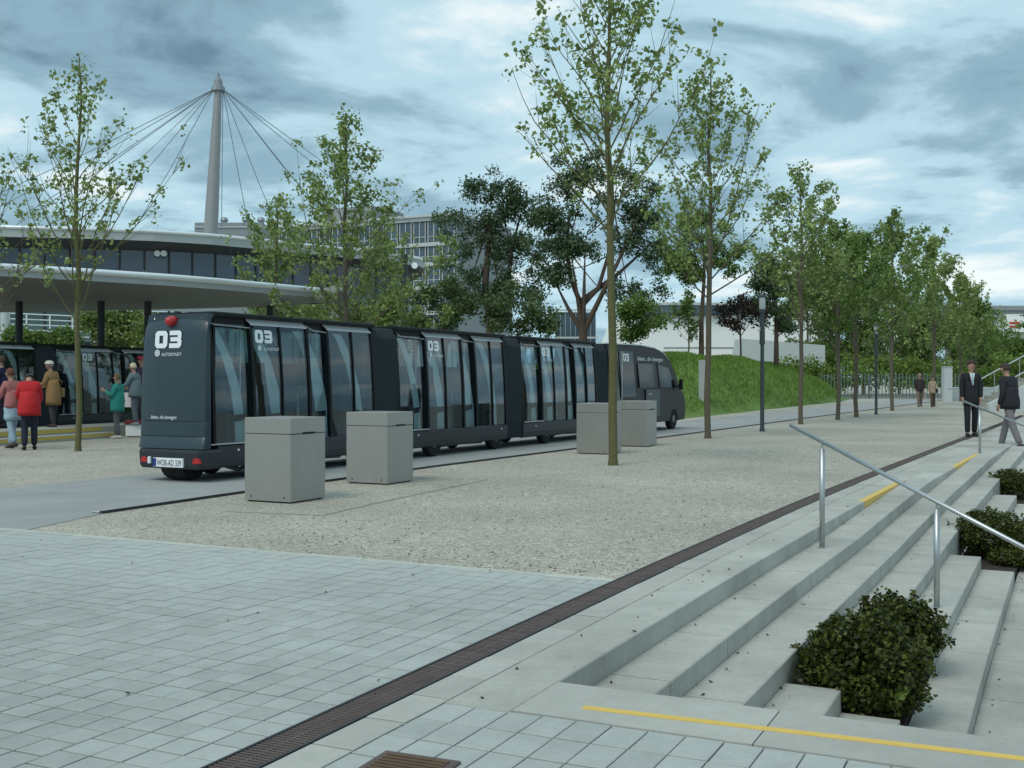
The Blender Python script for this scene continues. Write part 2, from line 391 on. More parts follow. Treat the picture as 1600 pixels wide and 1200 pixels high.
for i in range(0, 78):
    lat = -.676 - PW * (i + .5); sh = PL * .5 * ((i // 4) % 3 == 1)
    n = int(9.4 / PL)
    if sh: spots.append((lat, SP_END - PL * .25, 2))
    for j in range(n):
        s = SP_END - sh - PL * (j + .5)
        spots.append((lat, s, 0))
for i in range(0, 62):                      # to the right of the drain, in front of the stair slabs
    lat = -.30 + PW * (i + .5)
    for j in range(27):
        s = -.475 - .235 * (j + .5)
        spots.append((lat, s, 1))
me_p = [paver_mesh(PW - .006, PL - .009), paver_mesh(PW - .006, .235 - .010), paver_mesh(PW - .006, PL * .5 - .009)]
def vis(lat, s):
    p = C(s, lat); d = p.y
    if d < 3.6 or abs(p.x) / d > .48: return 1e6 + d
    return d
spots.sort(key=lambda q: vis(q[0], q[1]))
for lat, s, k in spots[:300]: put(me_p[k], 'paver', paving, s, lat)
g = MB()
for lat, s, k in spots[300:]:
    ls = (PL - .010, .224, PL * .5 - .010)[k] / 2; lw = (PW - .005) / 2; z = .0155 + rng.uniform(-.001, .0015)
    a = [C(s - ls, lat - lw, z), C(s - ls, lat + lw, z), C(s + ls, lat + lw, z), C(s + ls, lat - lw, z)]
    g.hexa([p + Vector((0, 0, -.012)) for p in a] + a)
tag(g.build('distant_pavers', m_paver, paving), kind='stuff')
# edging stones between paving and gravel
for i in range(24):
    lat = -.676 - .5 * (i + .5); put(paver_mesh(.497, .085, 'edging', .0125) if i == 0 else bpy.data.meshes['edging'], 'edging_stone', paving, SP_END + .05, lat, .004, .001)
bpy.data.meshes['edging'].materials[0] = m_edge_stone
# strip of small slabs beside the drain and slabs along the top nosing
for i in range(70):
    s = -2.6 + .36 * i; put(paver_mesh(.180, .350, 'drain_side_slab', .014) if i == 0 else bpy.data.meshes['drain_side_slab'], 'drain_side_slab', paving, s + .18, -.393, .004)
def seg_slab(name, mat, parent, s0, s1, l0, l1, zf, thick, gap=.003, cham=.006):
    n = max(1, int((s1 - s0) / 1.2)); q = [s0 + gap + (s1 - s0 - 2 * gap) * i / n for i in range(n + 1)]
    rings = []
    for s in q:
        z = zf(s); rings.append([C(s, l0, z - thick), C(s, l1, z - thick), C(s, l1, z - cham), C(s, l1 - cham, z), C(s, l0, z)])
    return MB().loft(rings).build(name, mat, parent)
stairs = thing('stone_staircase', 'wide pale concrete staircase with shallow steps beside the gravel square', 'staircase', (0, 0, 0))
PL_CUT = {3: [(1.78, 3.5)], 4: [(1.76, 3.5), (7.75, 9.9), (13.2, 15.2)], 5: [(7.7, 9.9), (13.2, 15.2)]}
for k in range(0, NSTEP + 1):
    l1 = TREAD * k; l0 = l1 - TREAD + .003 if k else -.295
    s = -.50 if k == 0 else .004; first = True
    cuts = PL_CUT.get(k, [])
    while s < 45:
        ln = rng.uniform(1.0, 1.25) if s < 22 else 4.0
        if first: ln = rng.uniform(.5, 1.1); first = False
        e = s + ln; skip = None
        for a, b in cuts:
            if s < a < e + .25: e = a; skip = b
        seg_slab('step_slab', m_step, stairs, s, e, l0, l1, (lambda t, k=k: zs(k, t) + (.018 if k == 0 else 0.016 + .0015 * k * (zs(k, t) > -.001))), .34)
        s = skip if skip else e
for i in range(14):                          # top slabs with the painted line, running across the head of the flight
    l0 = .005 + i * .98
    a = [C(-.47, l0, -1.2), C(-.47, l0 + .974, -1.2), C(-.0, l0 + .974, -1.2), C(-.0, l0, -1.2)]
    mb = MB().hexa(a + [p + Vector((0, 0, 1.219)) for p in a]); mb.build('end_slab', m_slab, stairs)
mb = MB(); a = [C(-.335, .25, .0205), C(-.155, 3.2, .0205), C(-.108, 3.2, .0205), C(-.288, .25, .0205)]
mb.hexa([p + Vector((0, 0, -.003)) for p in a] + [p + Vector((0, 0, .001)) for p in a]).build('yellow_line', m_yellow, stairs)
def nosing_mark(k, s0, s1):
    mb = MB(); q = [s0 + (s1 - s0) * i / 6 for i in range(7)]; rings = []
    for s in q:
        zt = zs(k - 1, s) + (.0195 if k == 1 else .0185); zb = max(min(zs(k, s) + .018, zt - .004), zt - .08); l = TREAD * (k - 1)
        rings.append([C(s, l - .07, zt - .003), C(s, l - .07, zt + .001), C(s, l + .004, zt + .001), C(s, l + .004, zb)])
    mb.loft(rings).build('yellow_nosing', m_yellow, stairs)
nosing_mark(1, 8.3, 11.2); nosing_mark(2, 14.2, 17.6)
for s0, s1, l0, l1, z in ((1.74, 3.54, TREAD * 2 + .01, TREAD * 4 - .01, -.66), (7.7, 9.95, TREAD * 3 + .01, TREAD * 5 - .01, -.70), (13.15, 15.25, TREAD * 3 + .01, TREAD * 5 - .01, -.58)):
    a = [C(s0, l0, z - .2), C(s0, l1, z - .2), C(s1, l1, z - .2), C(s1, l0, z - .2)]
    MB().hexa(a + [p + Vector((0, 0, .3)) for p in a]).build('planter_soil', m_soil, stairs)

# slot drain
drain = thing('slot_drain', 'long rusty slotted drain grating running between pavers and steps', 'drain', C(0, -.59))
dl = drain.location.copy()
g = MB(); ssd = [-7, -3, 0, 1, 2, 3, 4, 6, 8, 10, 12, 16, 24, 34, 44]
def strip(mb, l0, l1, z0, z1):
    mb.loft([[C(s, l0, z0) - dl, C(s, l1, z0) - dl, C(s, l1, z1) - dl, C(s, l0, z1) - dl] for s in ssd])
strip(g, -.672, -.660, -.02, .020); strip(g, -.502, -.490, -.02, .020); g.build('frame', m_steel_dark, drain)
g = MB()
for a, b in zip(ssd[:-1], ssd[1:]): g.face([C(a, -.66, .006) - dl, C(a, -.50, .006) - dl, C(b, -.50, .006) - dl, C(b, -.66, .006) - dl])
g.build('channel', m_black, drain)
g = MB(); s = -3.0
while s < 30:
    w_ = .013 if s < 9 else .05; st = .0235 if s < 9 else .09
    for l0, l1 in ((-.659, -.586), (-.578, -.503)):
        a = [C(s, l0, .008) - dl, C(s, l1, .008) - dl, C(s + w_, l1, .008) - dl, C(s + w_, l0, .008) - dl]
        g.hexa(a + [p + Vector((0, 0, .009)) for p in a])
    s += st
strip(g, -.587, -.577, .007, .0175)
tag(g.build('grate_bars', m_rust, drain), kind='stuff')
# rusty cover at the near edge
cov = thing('drain_cover', 'small square rusty iron cover set in the pavers', 'drain cover', G(603, 1183), -R(A0 - 3))
cov.location.z = .018
MB().bbox((0, -.30, 0), (.30, 0, .008), .003).build('frame', m_rust, cov)
g = MB()
for i in range(9): g.box((.03, -.28 + i * .029, .008), (.27, -.28 + i * .029 + .016, .013))
g.build('cover_bars', M('orange_rust', (.12, .075, .045), .85, var=.4, scale=20), cov)

# leaf litter and crumbs on steps and paving
g = MB()
for i in range(190):
    if i < 130: s = rng.uniform(0, 9); k = rng.randint(0, 6); lat = TREAD * (k - 1) + rng.uniform(.01, .1) if k else -rng.uniform(.0, .28); z = zs(k, s) + .021
    else: s = rng.uniform(-1.6, 8); lat = -rng.uniform(.1, 6); z = .021
    if k in PL_CUT and i < 130 and any(a - .1 < s < b + .1 for a, b in PL_CUT[k]): continue
    p = C(s, lat, z); r = rng.uniform(.005, .017); a = rng.uniform(0, 6.28)
    u = Vector((math.cos(a), math.sin(a), 0)) * r; v = Vector((-math.sin(a), math.cos(a), 0)) * r * .6
    g.add([p - u, p - v, p + u + Vector((0, 0, r * .4)), p + v, p + Vector((0, 0, r * .5))], [(0, 1, 4), (1, 2, 4), (2, 3, 4), (3, 0, 4)])
tag(g.build('leaf_litter', M('litter', (.05, .045, .025), .9, var=.4, scale=40)), 'dry leaf crumbs strewn over steps and paving', 'leaf litter', kind='stuff')

g = MB()
for i in range(3200):
    Y = 7.9 + 16 * rng.random() ** 1.6; X = rng.uniform(-.5, .5) * Y
    v = Vector((X, Y, 0)) - C(0, 0); s_ = v.x * .434 + v.y * .901; l_ = v.x * .901 - v.y * .434
    if l_ > -.75 or s_ < SP_END + .15 or (s_ < 30 and l_ < -4.6): continue
    r = rng.uniform(.006, .014); p = Vector((X, Y, r * .3)); a = rng.uniform(0, 6.28)
    q = [p + Vector((math.cos(a + k * 1.57) * r * rng.uniform(.7, 1.2), math.sin(a + k * 1.57) * r * rng.uniform(.6, 1), 0)) for k in range(4)]
    g.add(q + [p + Vector((0, 0, r * .75)), p - Vector((0, 0, r * .5))], [(0, 1, 4), (1, 2, 4), (2, 3, 4), (3, 0, 4), (1, 0, 5), (2, 1, 5), (3, 2, 5), (0, 3, 5)], rng.choice((0, 0, 1, 2)))
tag(g.build('loose_pebbles', [M('pebble_pale', (.42, .41, .36), .9), M('pebble_dark', (.16, .15, .13), .9), M('pebble_brown', (.30, .26, .20), .9)]), 'loose pebbles lying on the gravel square', 'pebbles', kind='stuff')

# ================================================================== FOLIAGE HELPERS
def leaf_mesh(name, cen, size, mat, seed, up=.35, aspect=.75, jit=.35):
    r = np.random.default_rng(seed); n = len(cen); cen = np.asarray(cen, float)
    nrm = r.normal(size=(n, 3)); nrm[:, 2] += up * 2; nrm /= np.linalg.norm(nrm, axis=1)[:, None]
    t = r.normal(size=(n, 3)); t -= nrm * (t * nrm).sum(1)[:, None]; t /= np.linalg.norm(t, axis=1)[:, None]
    b = np.cross(nrm, t); sz = size * (1 + jit * r.uniform(-1, 1, n))[:, None]
    v = np.empty((n, 4, 3))
    v[:, 0] = cen - t * sz * .5; v[:, 1] = cen + b * sz * .5 * aspect + nrm * sz * .12 + t * sz * .08
    v[:, 2] = cen + t * sz * .5 - nrm * sz * .1; v[:, 3] = cen - b * sz * .5 * aspect + nrm * sz * .12 + t * sz * .08
    me = bpy.data.meshes.new(name)
    me.vertices.add(n * 4); me.vertices.foreach_set('co', v.reshape(-1))
    me.loops.add(n * 4); me.loops.foreach_set('vertex_index', np.arange(n * 4))
    me.polygons.add(n); me.polygons.foreach_set('loop_start', np.arange(n) * 4); me.polygons.foreach_set('loop_total', np.full(n, 4))
    me.update(); me.validate(); me.materials.append(mat); return me

def young_tree(label, base, H, z0, cr, seed, leaves, lsize, mat, bark, r0=.07, group='young plane trees on the square', limbs=26, lean=(0, 0), low=.0, name='plane_tree', dens_top=1.0, asc=(28, 62), cat='tree'):
    rg = random.Random(seed); t = thing(name, label, cat, base, 0, group)
    wood = MB(); nseg = 9; trunk = []
    for i in range(nseg + 1):
        f = i / nseg; trunk.append(Vector((lean[0] * f + rg.uniform(-.03, .03) * (f > 0) * (1 + f), lean[1] * f + rg.uniform(-.03, .03) * (f > 0), H * .985 * f)))
    tr = [r0 * (1 - .35 * i / nseg) * (1 - (i / nseg) ** 3 * .75) for i in range(nseg + 1)]; tr[0] = r0 * 1.22
    trunk.insert(1, Vector((0, 0, .12))); tr.insert(1, r0)
    wood.tube(trunk, tr, 8)
    def on_trunk(z):
        f = max(0, min(.999, z / (H * .985))) * nseg; i = int(f); pts = [trunk[0]] + trunk[2:]; return pts[i].lerp(pts[i + 1], f - i)
    clus = []; az = rg.uniform(0, 6.28)
    for i in range(limbs):
        f = i / (limbs - 1); z = z0 + (H * .94 - z0) * f ** 1.15; az += 2.4 + rg.uniform(-.5, .5)
        prof = (1 - f) ** .95 * (.8 + .2 * min(1, f * 5)) + .13
        Ln = cr * prof * rg.uniform(.72, 1.25) * 1.35
        th = R(rg.uniform(*asc)) * (1 - .25 * f)
        p = on_trunk(z); d = Vector((math.cos(az) * math.sin(th), math.sin(az) * math.sin(th), math.cos(th)))
        pts = [p]; m = 6
        for k in range(m):
            d = (d + Vector((rg.uniform(-.16, .16), rg.uniform(-.16, .16), rg.uniform(-.04, .16)))).normalized()
            pts.append(pts[-1] + d * Ln / m)
        rl = r0 * .30 * (1 - .6 * f) * min(1, .45 + Ln / 2.5)
        wood.tube(pts, [rl * (1 - .8 * k / m) for k in range(m + 1)], 5)
        lw_ = max(.25, min(1, Ln / 1.3))
        for k in range(2, m + 1): clus.append((pts[k], (.75 + .25 * (k == m)) * lw_))
        for q in range(rg.randint(2, 4) + int(Ln * 1.2)):
            k = rg.uniform(1.2, m - .3); i0 = int(k); a = pts[i0].lerp(pts[i0 + 1], k - i0)
            dd = ((pts[i0 + 1] - pts[i0]).normalized() + Vector((rg.uniform(-1, 1), rg.uniform(-1, 1), rg.uniform(-.3, .8))) * .75).normalized()
            l2 = Ln * rg.uniform(.16, .38); b = a + dd * l2 * .5 + Vector((0, 0, .02)); c = b + (dd + Vector((0, 0, .25))).normalized() * l2 * .5
            wood.tube([a, b, c], [rl * .4, rl * .25, rl * .12], 4); clus += [(b, .7 * lw_), (c, 1.1 * lw_)]
    for k in range(8): clus.append((on_trunk(H * (.80 + .026 * k)), .45))
    wt = [c[1] * (1 if c[0].z < z0 + (H - z0) * .45 else dens_top) for c in clus]
    cen = []
    for c in rg.choices(range(len(clus)), weights=wt, k=leaves // 5):
        p = clus[c][0]; q = Vector((rg.gauss(0, 1), rg.gauss(0, 1), rg.gauss(0, 1))) * .055
        for _ in range(rg.randint(3, 7)):
            cen.append(p + q + Vector((rg.gauss(0, .055), rg.gauss(0, .055), rg.gauss(0, .06))) * (lsize / .095))
    o = wood.build('trunk', bark, t); smooth_by_angle(o, 60)
    tag(link('crown', leaf_mesh('crown', cen, lsize, mat, seed + 1), t), kind='stuff')
    return t

def bushy(name, label, cat, base, blobs, n, lsize, mat, seed, trunk=None, bark=None, group=None, shell=.35, up=.3, aspect=.7, clump=.0, needle=False):
    """blobs: (x, y, z, rx, ry, rz) clumps of leaf faces round limb ends; trunk: list of (points, radii)"""
    t = thing(name, label, cat, base, 0, group); r = np.random.default_rng(seed)
    vol = np.array([(b[3] * b[4] * b[5]) ** .67 for b in blobs]); cnt = (vol / vol.sum() * n).astype(int) + 5
    cen = []
    for b, k in zip(blobs, cnt):
        d = r.normal(size=(k, 3)); d /= np.linalg.norm(d, axis=1)[:, None]
        rad = (1 - shell * r.uniform(0, 1, k) ** 1.3) * (1 + .10 * np.sin(d[:, 0] * 5 + b[0] * 9) * np.sin(d[:, 2] * 6 + b[1] * 5) + .05 * r.normal(size=k))
        cen.append(d * rad[:, None] * np.array(b[3:6]) + np.array(b[:3]))
    cen = np.concatenate(cen)
    if clump: cen += r.normal(size=cen.shape) * clump
    if trunk:
        wood = MB()
        for pts, rr in trunk: wood.tube(pts, rr, 8)
        o = wood.build('trunk', bark, t); smooth_by_angle(o, 60)
    tag(link('crown' if trunk else 'foliage', leaf_mesh('foliage', cen, lsize, mat, seed, up, aspect), t), kind='stuff')
    return t

# ================================================================== PLANE TREES
def ground_h(base): return base
TR = [
 # label, base, H, first limb, crown radius, seed, leaves, leaf size, material, bark, r0, kw
 ('slim young tree with loose wide crown standing beside the red jacket person', G(122, 705), 7.75, 2.5, 2.0, 11, 2000, .088, m_leaf, m_bark_moss, .062, dict(limbs=32, dens_top=.8)),
 ('broad pale green young tree rising directly behind the rear trailer', Vector((-4.37, 29.35, 0)), 8.5, 2.2, 2.6, 23, 6000, .105, m_leaf, m_bark, .075, dict(limbs=40, dens_top=.6)),
 ('tall mossy-trunked young tree standing in gravel in front of the grey bins', G(958, 727), 8.35, 3.75, 2.1, 37, 2700, .092, m_leaf, m_bark_moss, .072, dict(limbs=34, lean=(-.12, 0))),
 ('slender young tree on gravel beyond the bins, close to the road edge', G(1106, 685), 9.0, 3.3, 2.3, 41, 4000, .10, m_leaf, m_bark, .075, dict(limbs=36, lean=(.05, 0), dens_top=.5)),
 ('young tree on gravel just beyond the dark lamp post', G(1251, 663), 8.15, 2.9, 2.3, 53, 4600, .11, m_leaf, m_bark, .075, dict(limbs=32, dens_top=.6)),
 ('leafy young tree with dark stem, first past the railing end', G(1309, 656), 7.0, 2.1, 2.3, 67, 5600, .12, m_leaf_dark, m_bark, .08, dict(limbs=28)),
 ('round-headed young tree beside the second lamp post', G(1338, 652), 6.9, 2.0, 2.7, 71, 6500, .125, m_leaf_dark, m_bark, .085, dict(limbs=28)),
 ('pointed young tree in line with the picket fence', G(1394, 642), 9.0, 2.2, 3.0, 83, 6500, .14, m_leaf, m_bark, .09, dict(limbs=30)),
 ('pointed young tree behind the walking couple', Vector((23.6, 62.3, 0)), 9.5, 2.2, 3.3, 97, 5600, .16, m_leaf, m_bark, .09, dict(limbs=28)),
 ('smaller young tree beside the pale gate pillar', Vector((30.2, 75, 0)), 8.5, 2.0, 3.0, 101, 4600, .19, m_leaf, m_bark, .09, dict(limbs=24)),
 ('low young tree close to the far flat-roofed building', Vector((36.2, 87, 0)), 8.0, 1.8, 3.2, 113, 4600, .21, m_leaf_dark, m_bark, .09, dict(limbs=24)),
 ('bushy young tree near the canopy tip, behind the rear trailer', at(432, 596, 37), 7.6, 2.2, 2.2, 127, 4200, .115, m_leaf, m_bark, .075, dict(limbs=30, dens_top=.5)),
 ('young tree behind the trailers, in front of the office block', at(602, 596, 41), 6.9, 1.8, 2.2, 131, 3800, .12, m_leaf, m_bark, .075, dict(limbs=30, dens_top=.4)),
 ('young tree at the end of the canopy beside the parked road train', at(-28, 596, 23.5), 6.2, 2.3, 2.0, 139, 800, .09, m_leaf, m_bark, .06, dict(limbs=28)),
 ('thin small tree in front of the white wall on the mound', at(1076, 548, 66), 4.2, 1.0, 1.4, 149, 1300, .16, m_leaf_dark, m_bark, .05, dict(limbs=20)),
]
for (lb, p, H, z0, cr, sd_, nl, ls, mt, bk, r0, kw) in TR:
    p = Vector((p.x, p.y, 0 if 'mound' not in lb else 2.5)); young_tree(lb, p, H, z0, cr, sd_, nl, ls, mt, bk, r0, **kw)

# ================================================================== ROAD TRAINS
BAYS = [(0.06, 1.00, 'door'), (1.00, 1.63, 'panel'), (1.63, 2.27, 'panel'), (2.27, 2.77, 'door'), (2.77, 3.41, 'panel'), (3.41, 3.96, 'panel')]
CARL = 4.0
def prof_y(z):
    z = max(.3, min(2.14, z))
    return .585 - .012 * max(0, (z - .5) / .7) - .052 * max(0, (z - 1.1) / 1.04) ** 1.6
ZL = [.50, .9, 1.3, 1.7, 2.0, 2.14]
def digits03(parent, o, ux, uy, h, name='number'):
    o, ux, uy = Vector(o), Vector(ux), Vector(uy); nrm = ux.cross(uy).normalized() * .004; w_ = h * .98
    g = MB()
    def poly(p): g.loft([[o + ux * x * h + uy * y * h for x, y in p], [o + ux * x * h + uy * y * h + nrm for x, y in p]])
    out_ = [(.16, 0), (.78, 0), (.94, .16), (.94, .84), (.78, 1), (.16, 1), (0, .84), (0, .16)]
    inn = [(.33, .27), (.61, .27), (.62, .28), (.62, .72), (.61, .73), (.33, .73), (.32, .72), (.32, .28)]
    for i in range(8): j = (i + 1) % 8; poly([out_[i], out_[j], inn[j], inn[i]])
    for p in ([(1.10, 0), (1.86, 0), (2.02, .16), (2.02, .27), (1.10, .27)], [(1.18, .385), (1.72, .385), (1.72, .625), (1.18, .625)],
              [(1.10, .74), (2.0, .74), (2.0, .86), (1.86, 1), (1.10, 1)], [(1.72, .265), (2.02, .265), (2.02, .44), (1.95, .505), (2.0, .57), (2.0, .745), (1.72, .745)]): poly(p)
    return g.build(name, m_white, parent)
def emblem(parent, o, ux, uy, r):
    o, ux, uy = Vector(o), Vector(ux), Vector(uy); n = ux.cross(uy).normalized() * .003; g = MB(); k = 18
    ring = lambda q: [o + (ux * math.cos(6.2832 * i / k) + uy * math.sin(6.2832 * i / k)) * q for i in range(k)]
    for a, b in ((r, r * .72), (r * .5, r * .2)):
        A, B = ring(a), ring(b)
        for i in range(k):
            j = (i + 1) % k; g.loft([[A[i], A[j], B[j], B[i]], [A[i] + n, A[j] + n, B[j] + n, B[i] + n]])
    return g.build('emblem', m_white, parent)
def wheel(parent, x, y, r=.25, wd=.15, name='wheel'):
    g = MB(); g.lathe([(r * .62, -wd / 2), (r * .93, -wd / 2), (r, -wd * .32), (r, wd * .32), (r * .93, wd / 2), (r * .62, wd / 2)], (x, y, r + .004), 22, 'y', 0)
    g.lathe([(r * .2, -wd / 2 - .01), (r * .6, -wd * .40), (r * .62, -wd * .3), (r * .62, wd * .3), (r * .6, wd * .40), (r * .2, wd / 2 + .01)], (x, y, r + .004), 18, 'y', 1)
    return g.build(name, [m_tyre, m_rim], parent)
def trailer(train, x0, sides=(-1, 1), first=False):
    g = MB()
    X0, X1 = x0 + (.24 if first else .05), x0 + CARL
    g.box((X0, -.52, .30), (X1, .52, .42), 1)                                          # floor
    for sd in (-1, 1):
        rings = [[(x, sd * .53, .18), (x, sd * .572, .20), (x, sd * .588, .30), (x, sd * .588, .475), (x, sd * .565, .495), (x, sd * .50, .49), (x, sd * .50, .18)] for x in (X0, X1)]
        g.loft(rings, 0)                                                               # skirt
        g.box((X0, sd * .40 - .04, 2.13), (X1, sd * .40 + .04, 2.245), 2)              # dark band under the roof
        for bx in [b[0] + (.12 if first and b[0] < .1 else 0) for b in BAYS] + [CARL - .03]:                                 # curved pillars
            wd = .055 if bx not in (1.63, 3.41) else .03
            g.loft([[(x0 + bx - wd / 2 + (.5 - z) * .012, sd * (prof_y(z) + .004), z), (x0 + bx + wd / 2 + (.5 - z) * .012, sd * (prof_y(z) + .004), z), (x0 + bx + wd / 2 + (.5 - z) * .012, sd * (prof_y(z) - .06), z), (x0 + bx - wd / 2 + (.5 - z) * .012, sd * (prof_y(z) - .06), z)] for z in ZL], 2)
    for xa in (X0, X1 - .04):                                                           # end frames
        g.box((xa, -.50, .42), (xa + .04, -.40, 2.2), 2); g.box((xa, .40, .42), (xa + .04, .50, 2.2), 2); g.box((xa, -.40, 2.0), (xa + .04, .40, 2.2), 2); g.box((xa, -.40, .42), (xa + .04, .40, .95), 2)
    car = g.build('trailer', [m_skirt, m_tram, m_frame], train)
    MB().bbox((X0 - .03, -.535, 2.235), (X1 + .03, .535, 2.295), .018).build('roof', m_roof, car)
    for sd in sides:
        for a, b, kind in BAYS:
            xa, xb = x0 + a + .028 + (.03 if first and a < .1 else 0), x0 + b - .028; off = .014 if kind == 'panel' else .055
            rings = []
            for z in ZL:
                y = prof_y(z) - off; sh = (.5 - z) * .012
                rings.append([(xa + sh, sd * y, z), (xb + sh, sd * y, z), (xb + sh, sd * (y - .01), z), (xa + sh, sd * (y - .01), z)])
            MB().loft(rings).build('window', m_glass, car)
            if kind == 'panel':
                y0, y1 = prof_y(2.14), .455
                v = MB().hexa([(xa - .03, sd * y0, 2.142), (xb + .01, sd * y0, 2.142), (xb - .045, sd * y1, 2.215), (xa - .085, sd * y1, 2.215),
                               (xa - .03, sd * y0, 2.156), (xb + .01, sd * y0, 2.156), (xb - .045, sd * y1, 2.23), (xa - .085, sd * y1, 2.23)])
                v.build('vent_pane', m_vent, car)
            else:
                g = MB(); g.tube([(xa - .02, sd * .42, 2.21), (xa + .12, sd * (prof_y(2.1) - .005), 2.12), (xb + .02, sd * (prof_y(2.1) - .005), 2.10)], .009, 6); g.build('gutter', m_silver, car)
        g = MB(); g.box((x0 + .1, sd * .53, .497), (x0 + 1.0, sd * .60, .515)); g.build('sill_trim', m_silver, car)
        for xx in (x0 + .62, x0 + 3.72):
            MB().box((xx, sd * .587, .40), (xx + .035, sd * .597, .425)).build('side_marker', m_white, car)
    g = MB()                                                                             # lettering on the first panel
    p = .012
    yy = lambda z: -(prof_y(z) - .008)
    slope = Vector((0, -(prof_y(2.08) - prof_y(1.9)), .18)).normalized()
    digits03(car, (x0 + 1.055, yy(1.895) - p, 1.895), (1, 0, 0), slope, .185)
    emblem(car, (x0 + 1.14, yy(1.82) - p, 1.825), (1, 0, 0), slope, .036)
    text('lettering', 'AUTOSTADT', .062, m_white, car, (x0 + 1.23, yy(1.80) - p, 1.79), (1, 0, 0), slope, .34)
    for xs in (.55, 1.42, 2.36, 3.25):                                                   # seats
        for y0, y1 in ((-.44, -.04), (.04, .44)):
            g = MB(); x = x0 + xs
            g.prism([(x, .42), (x + .10, .42), (x + .10, .78), (x + .46, .82), (x + .46, .90), (x + .10, .88), (x - .02, 1.35), (x - .06, 1.62), (x - .13, 1.62), (x - .10, 1.3), (x, .86)], y0, y1)
            g.build('seat', m_seat, car)
    for xs, wd, sd in ((1.55, .30, -1), (2.62, .34, -1), (3.62, .26, -1), (1.75, .3, 1), (3.1, .3, 1), (.78, .22, -1)):   # added pale slanting bands, standing in for window reflections and interior
        x = x0 + xs; g = MB(); q = [(.0, .44), (-.02, .85), (-.10, 1.25), (-.26, 1.65), (-.50, 2.02), (-.60, 2.10)]
        y0, y1 = sorted((sd * .405, sd * .42))
        g.prism([(x + a_, z) for a_, z in q] + [(x + a_ + wd * (1 - .25 * z / 2), z) for a_, z in q[::-1]], y0, y1); g.build('reflection_band', m_reflection, car)
    g = MB()
    for xs in (1.0, 2.3, 2.75): g.tube([(x0 + xs, -.30, .42), (x0 + xs, -.30, 2.2)], .014, 6)
    g.build('grab_poles', m_silver, car)
    for xs in (1.25, 3.6):
        for y in (-.475, .475): wheel(car, x0 + xs, y)
        MB().tube([(x0 + xs, -.42, .254), (x0 + xs, .42, .254)], .04, 8).build('axle', m_steel_dark, car)
    g = MB(); g.tube([(x0 + 1.7, -.42, .17), (x0 + 2.3, -.44, .19), (x0 + 3.2, -.42, .17)], .03, 8); g.build('brake_pipe', m_rim, car)
    return car
def bellows(train, xa, xb):
    n = 12; rings = []
    for i in range(n * 2 + 1):
        x = xa + (xb - xa) * i / (2 * n); d = 0 if i % 2 else .022
        rings.append([(x, -.575 + d, .20 + d), (x, -.585 + d, .55), (x, -.575 + d, 1.3), (x, -.53 + d, 2.08), (x, -.45 + d, 2.24 - d), (x, .45 - d, 2.24 - d), (x, .53 - d, 2.08), (x, .575 - d, 1.3), (x, .585 - d, .55), (x, .575 - d, .20 + d)])
    return MB().loft(rings).build('bellows', m_bellows, train)
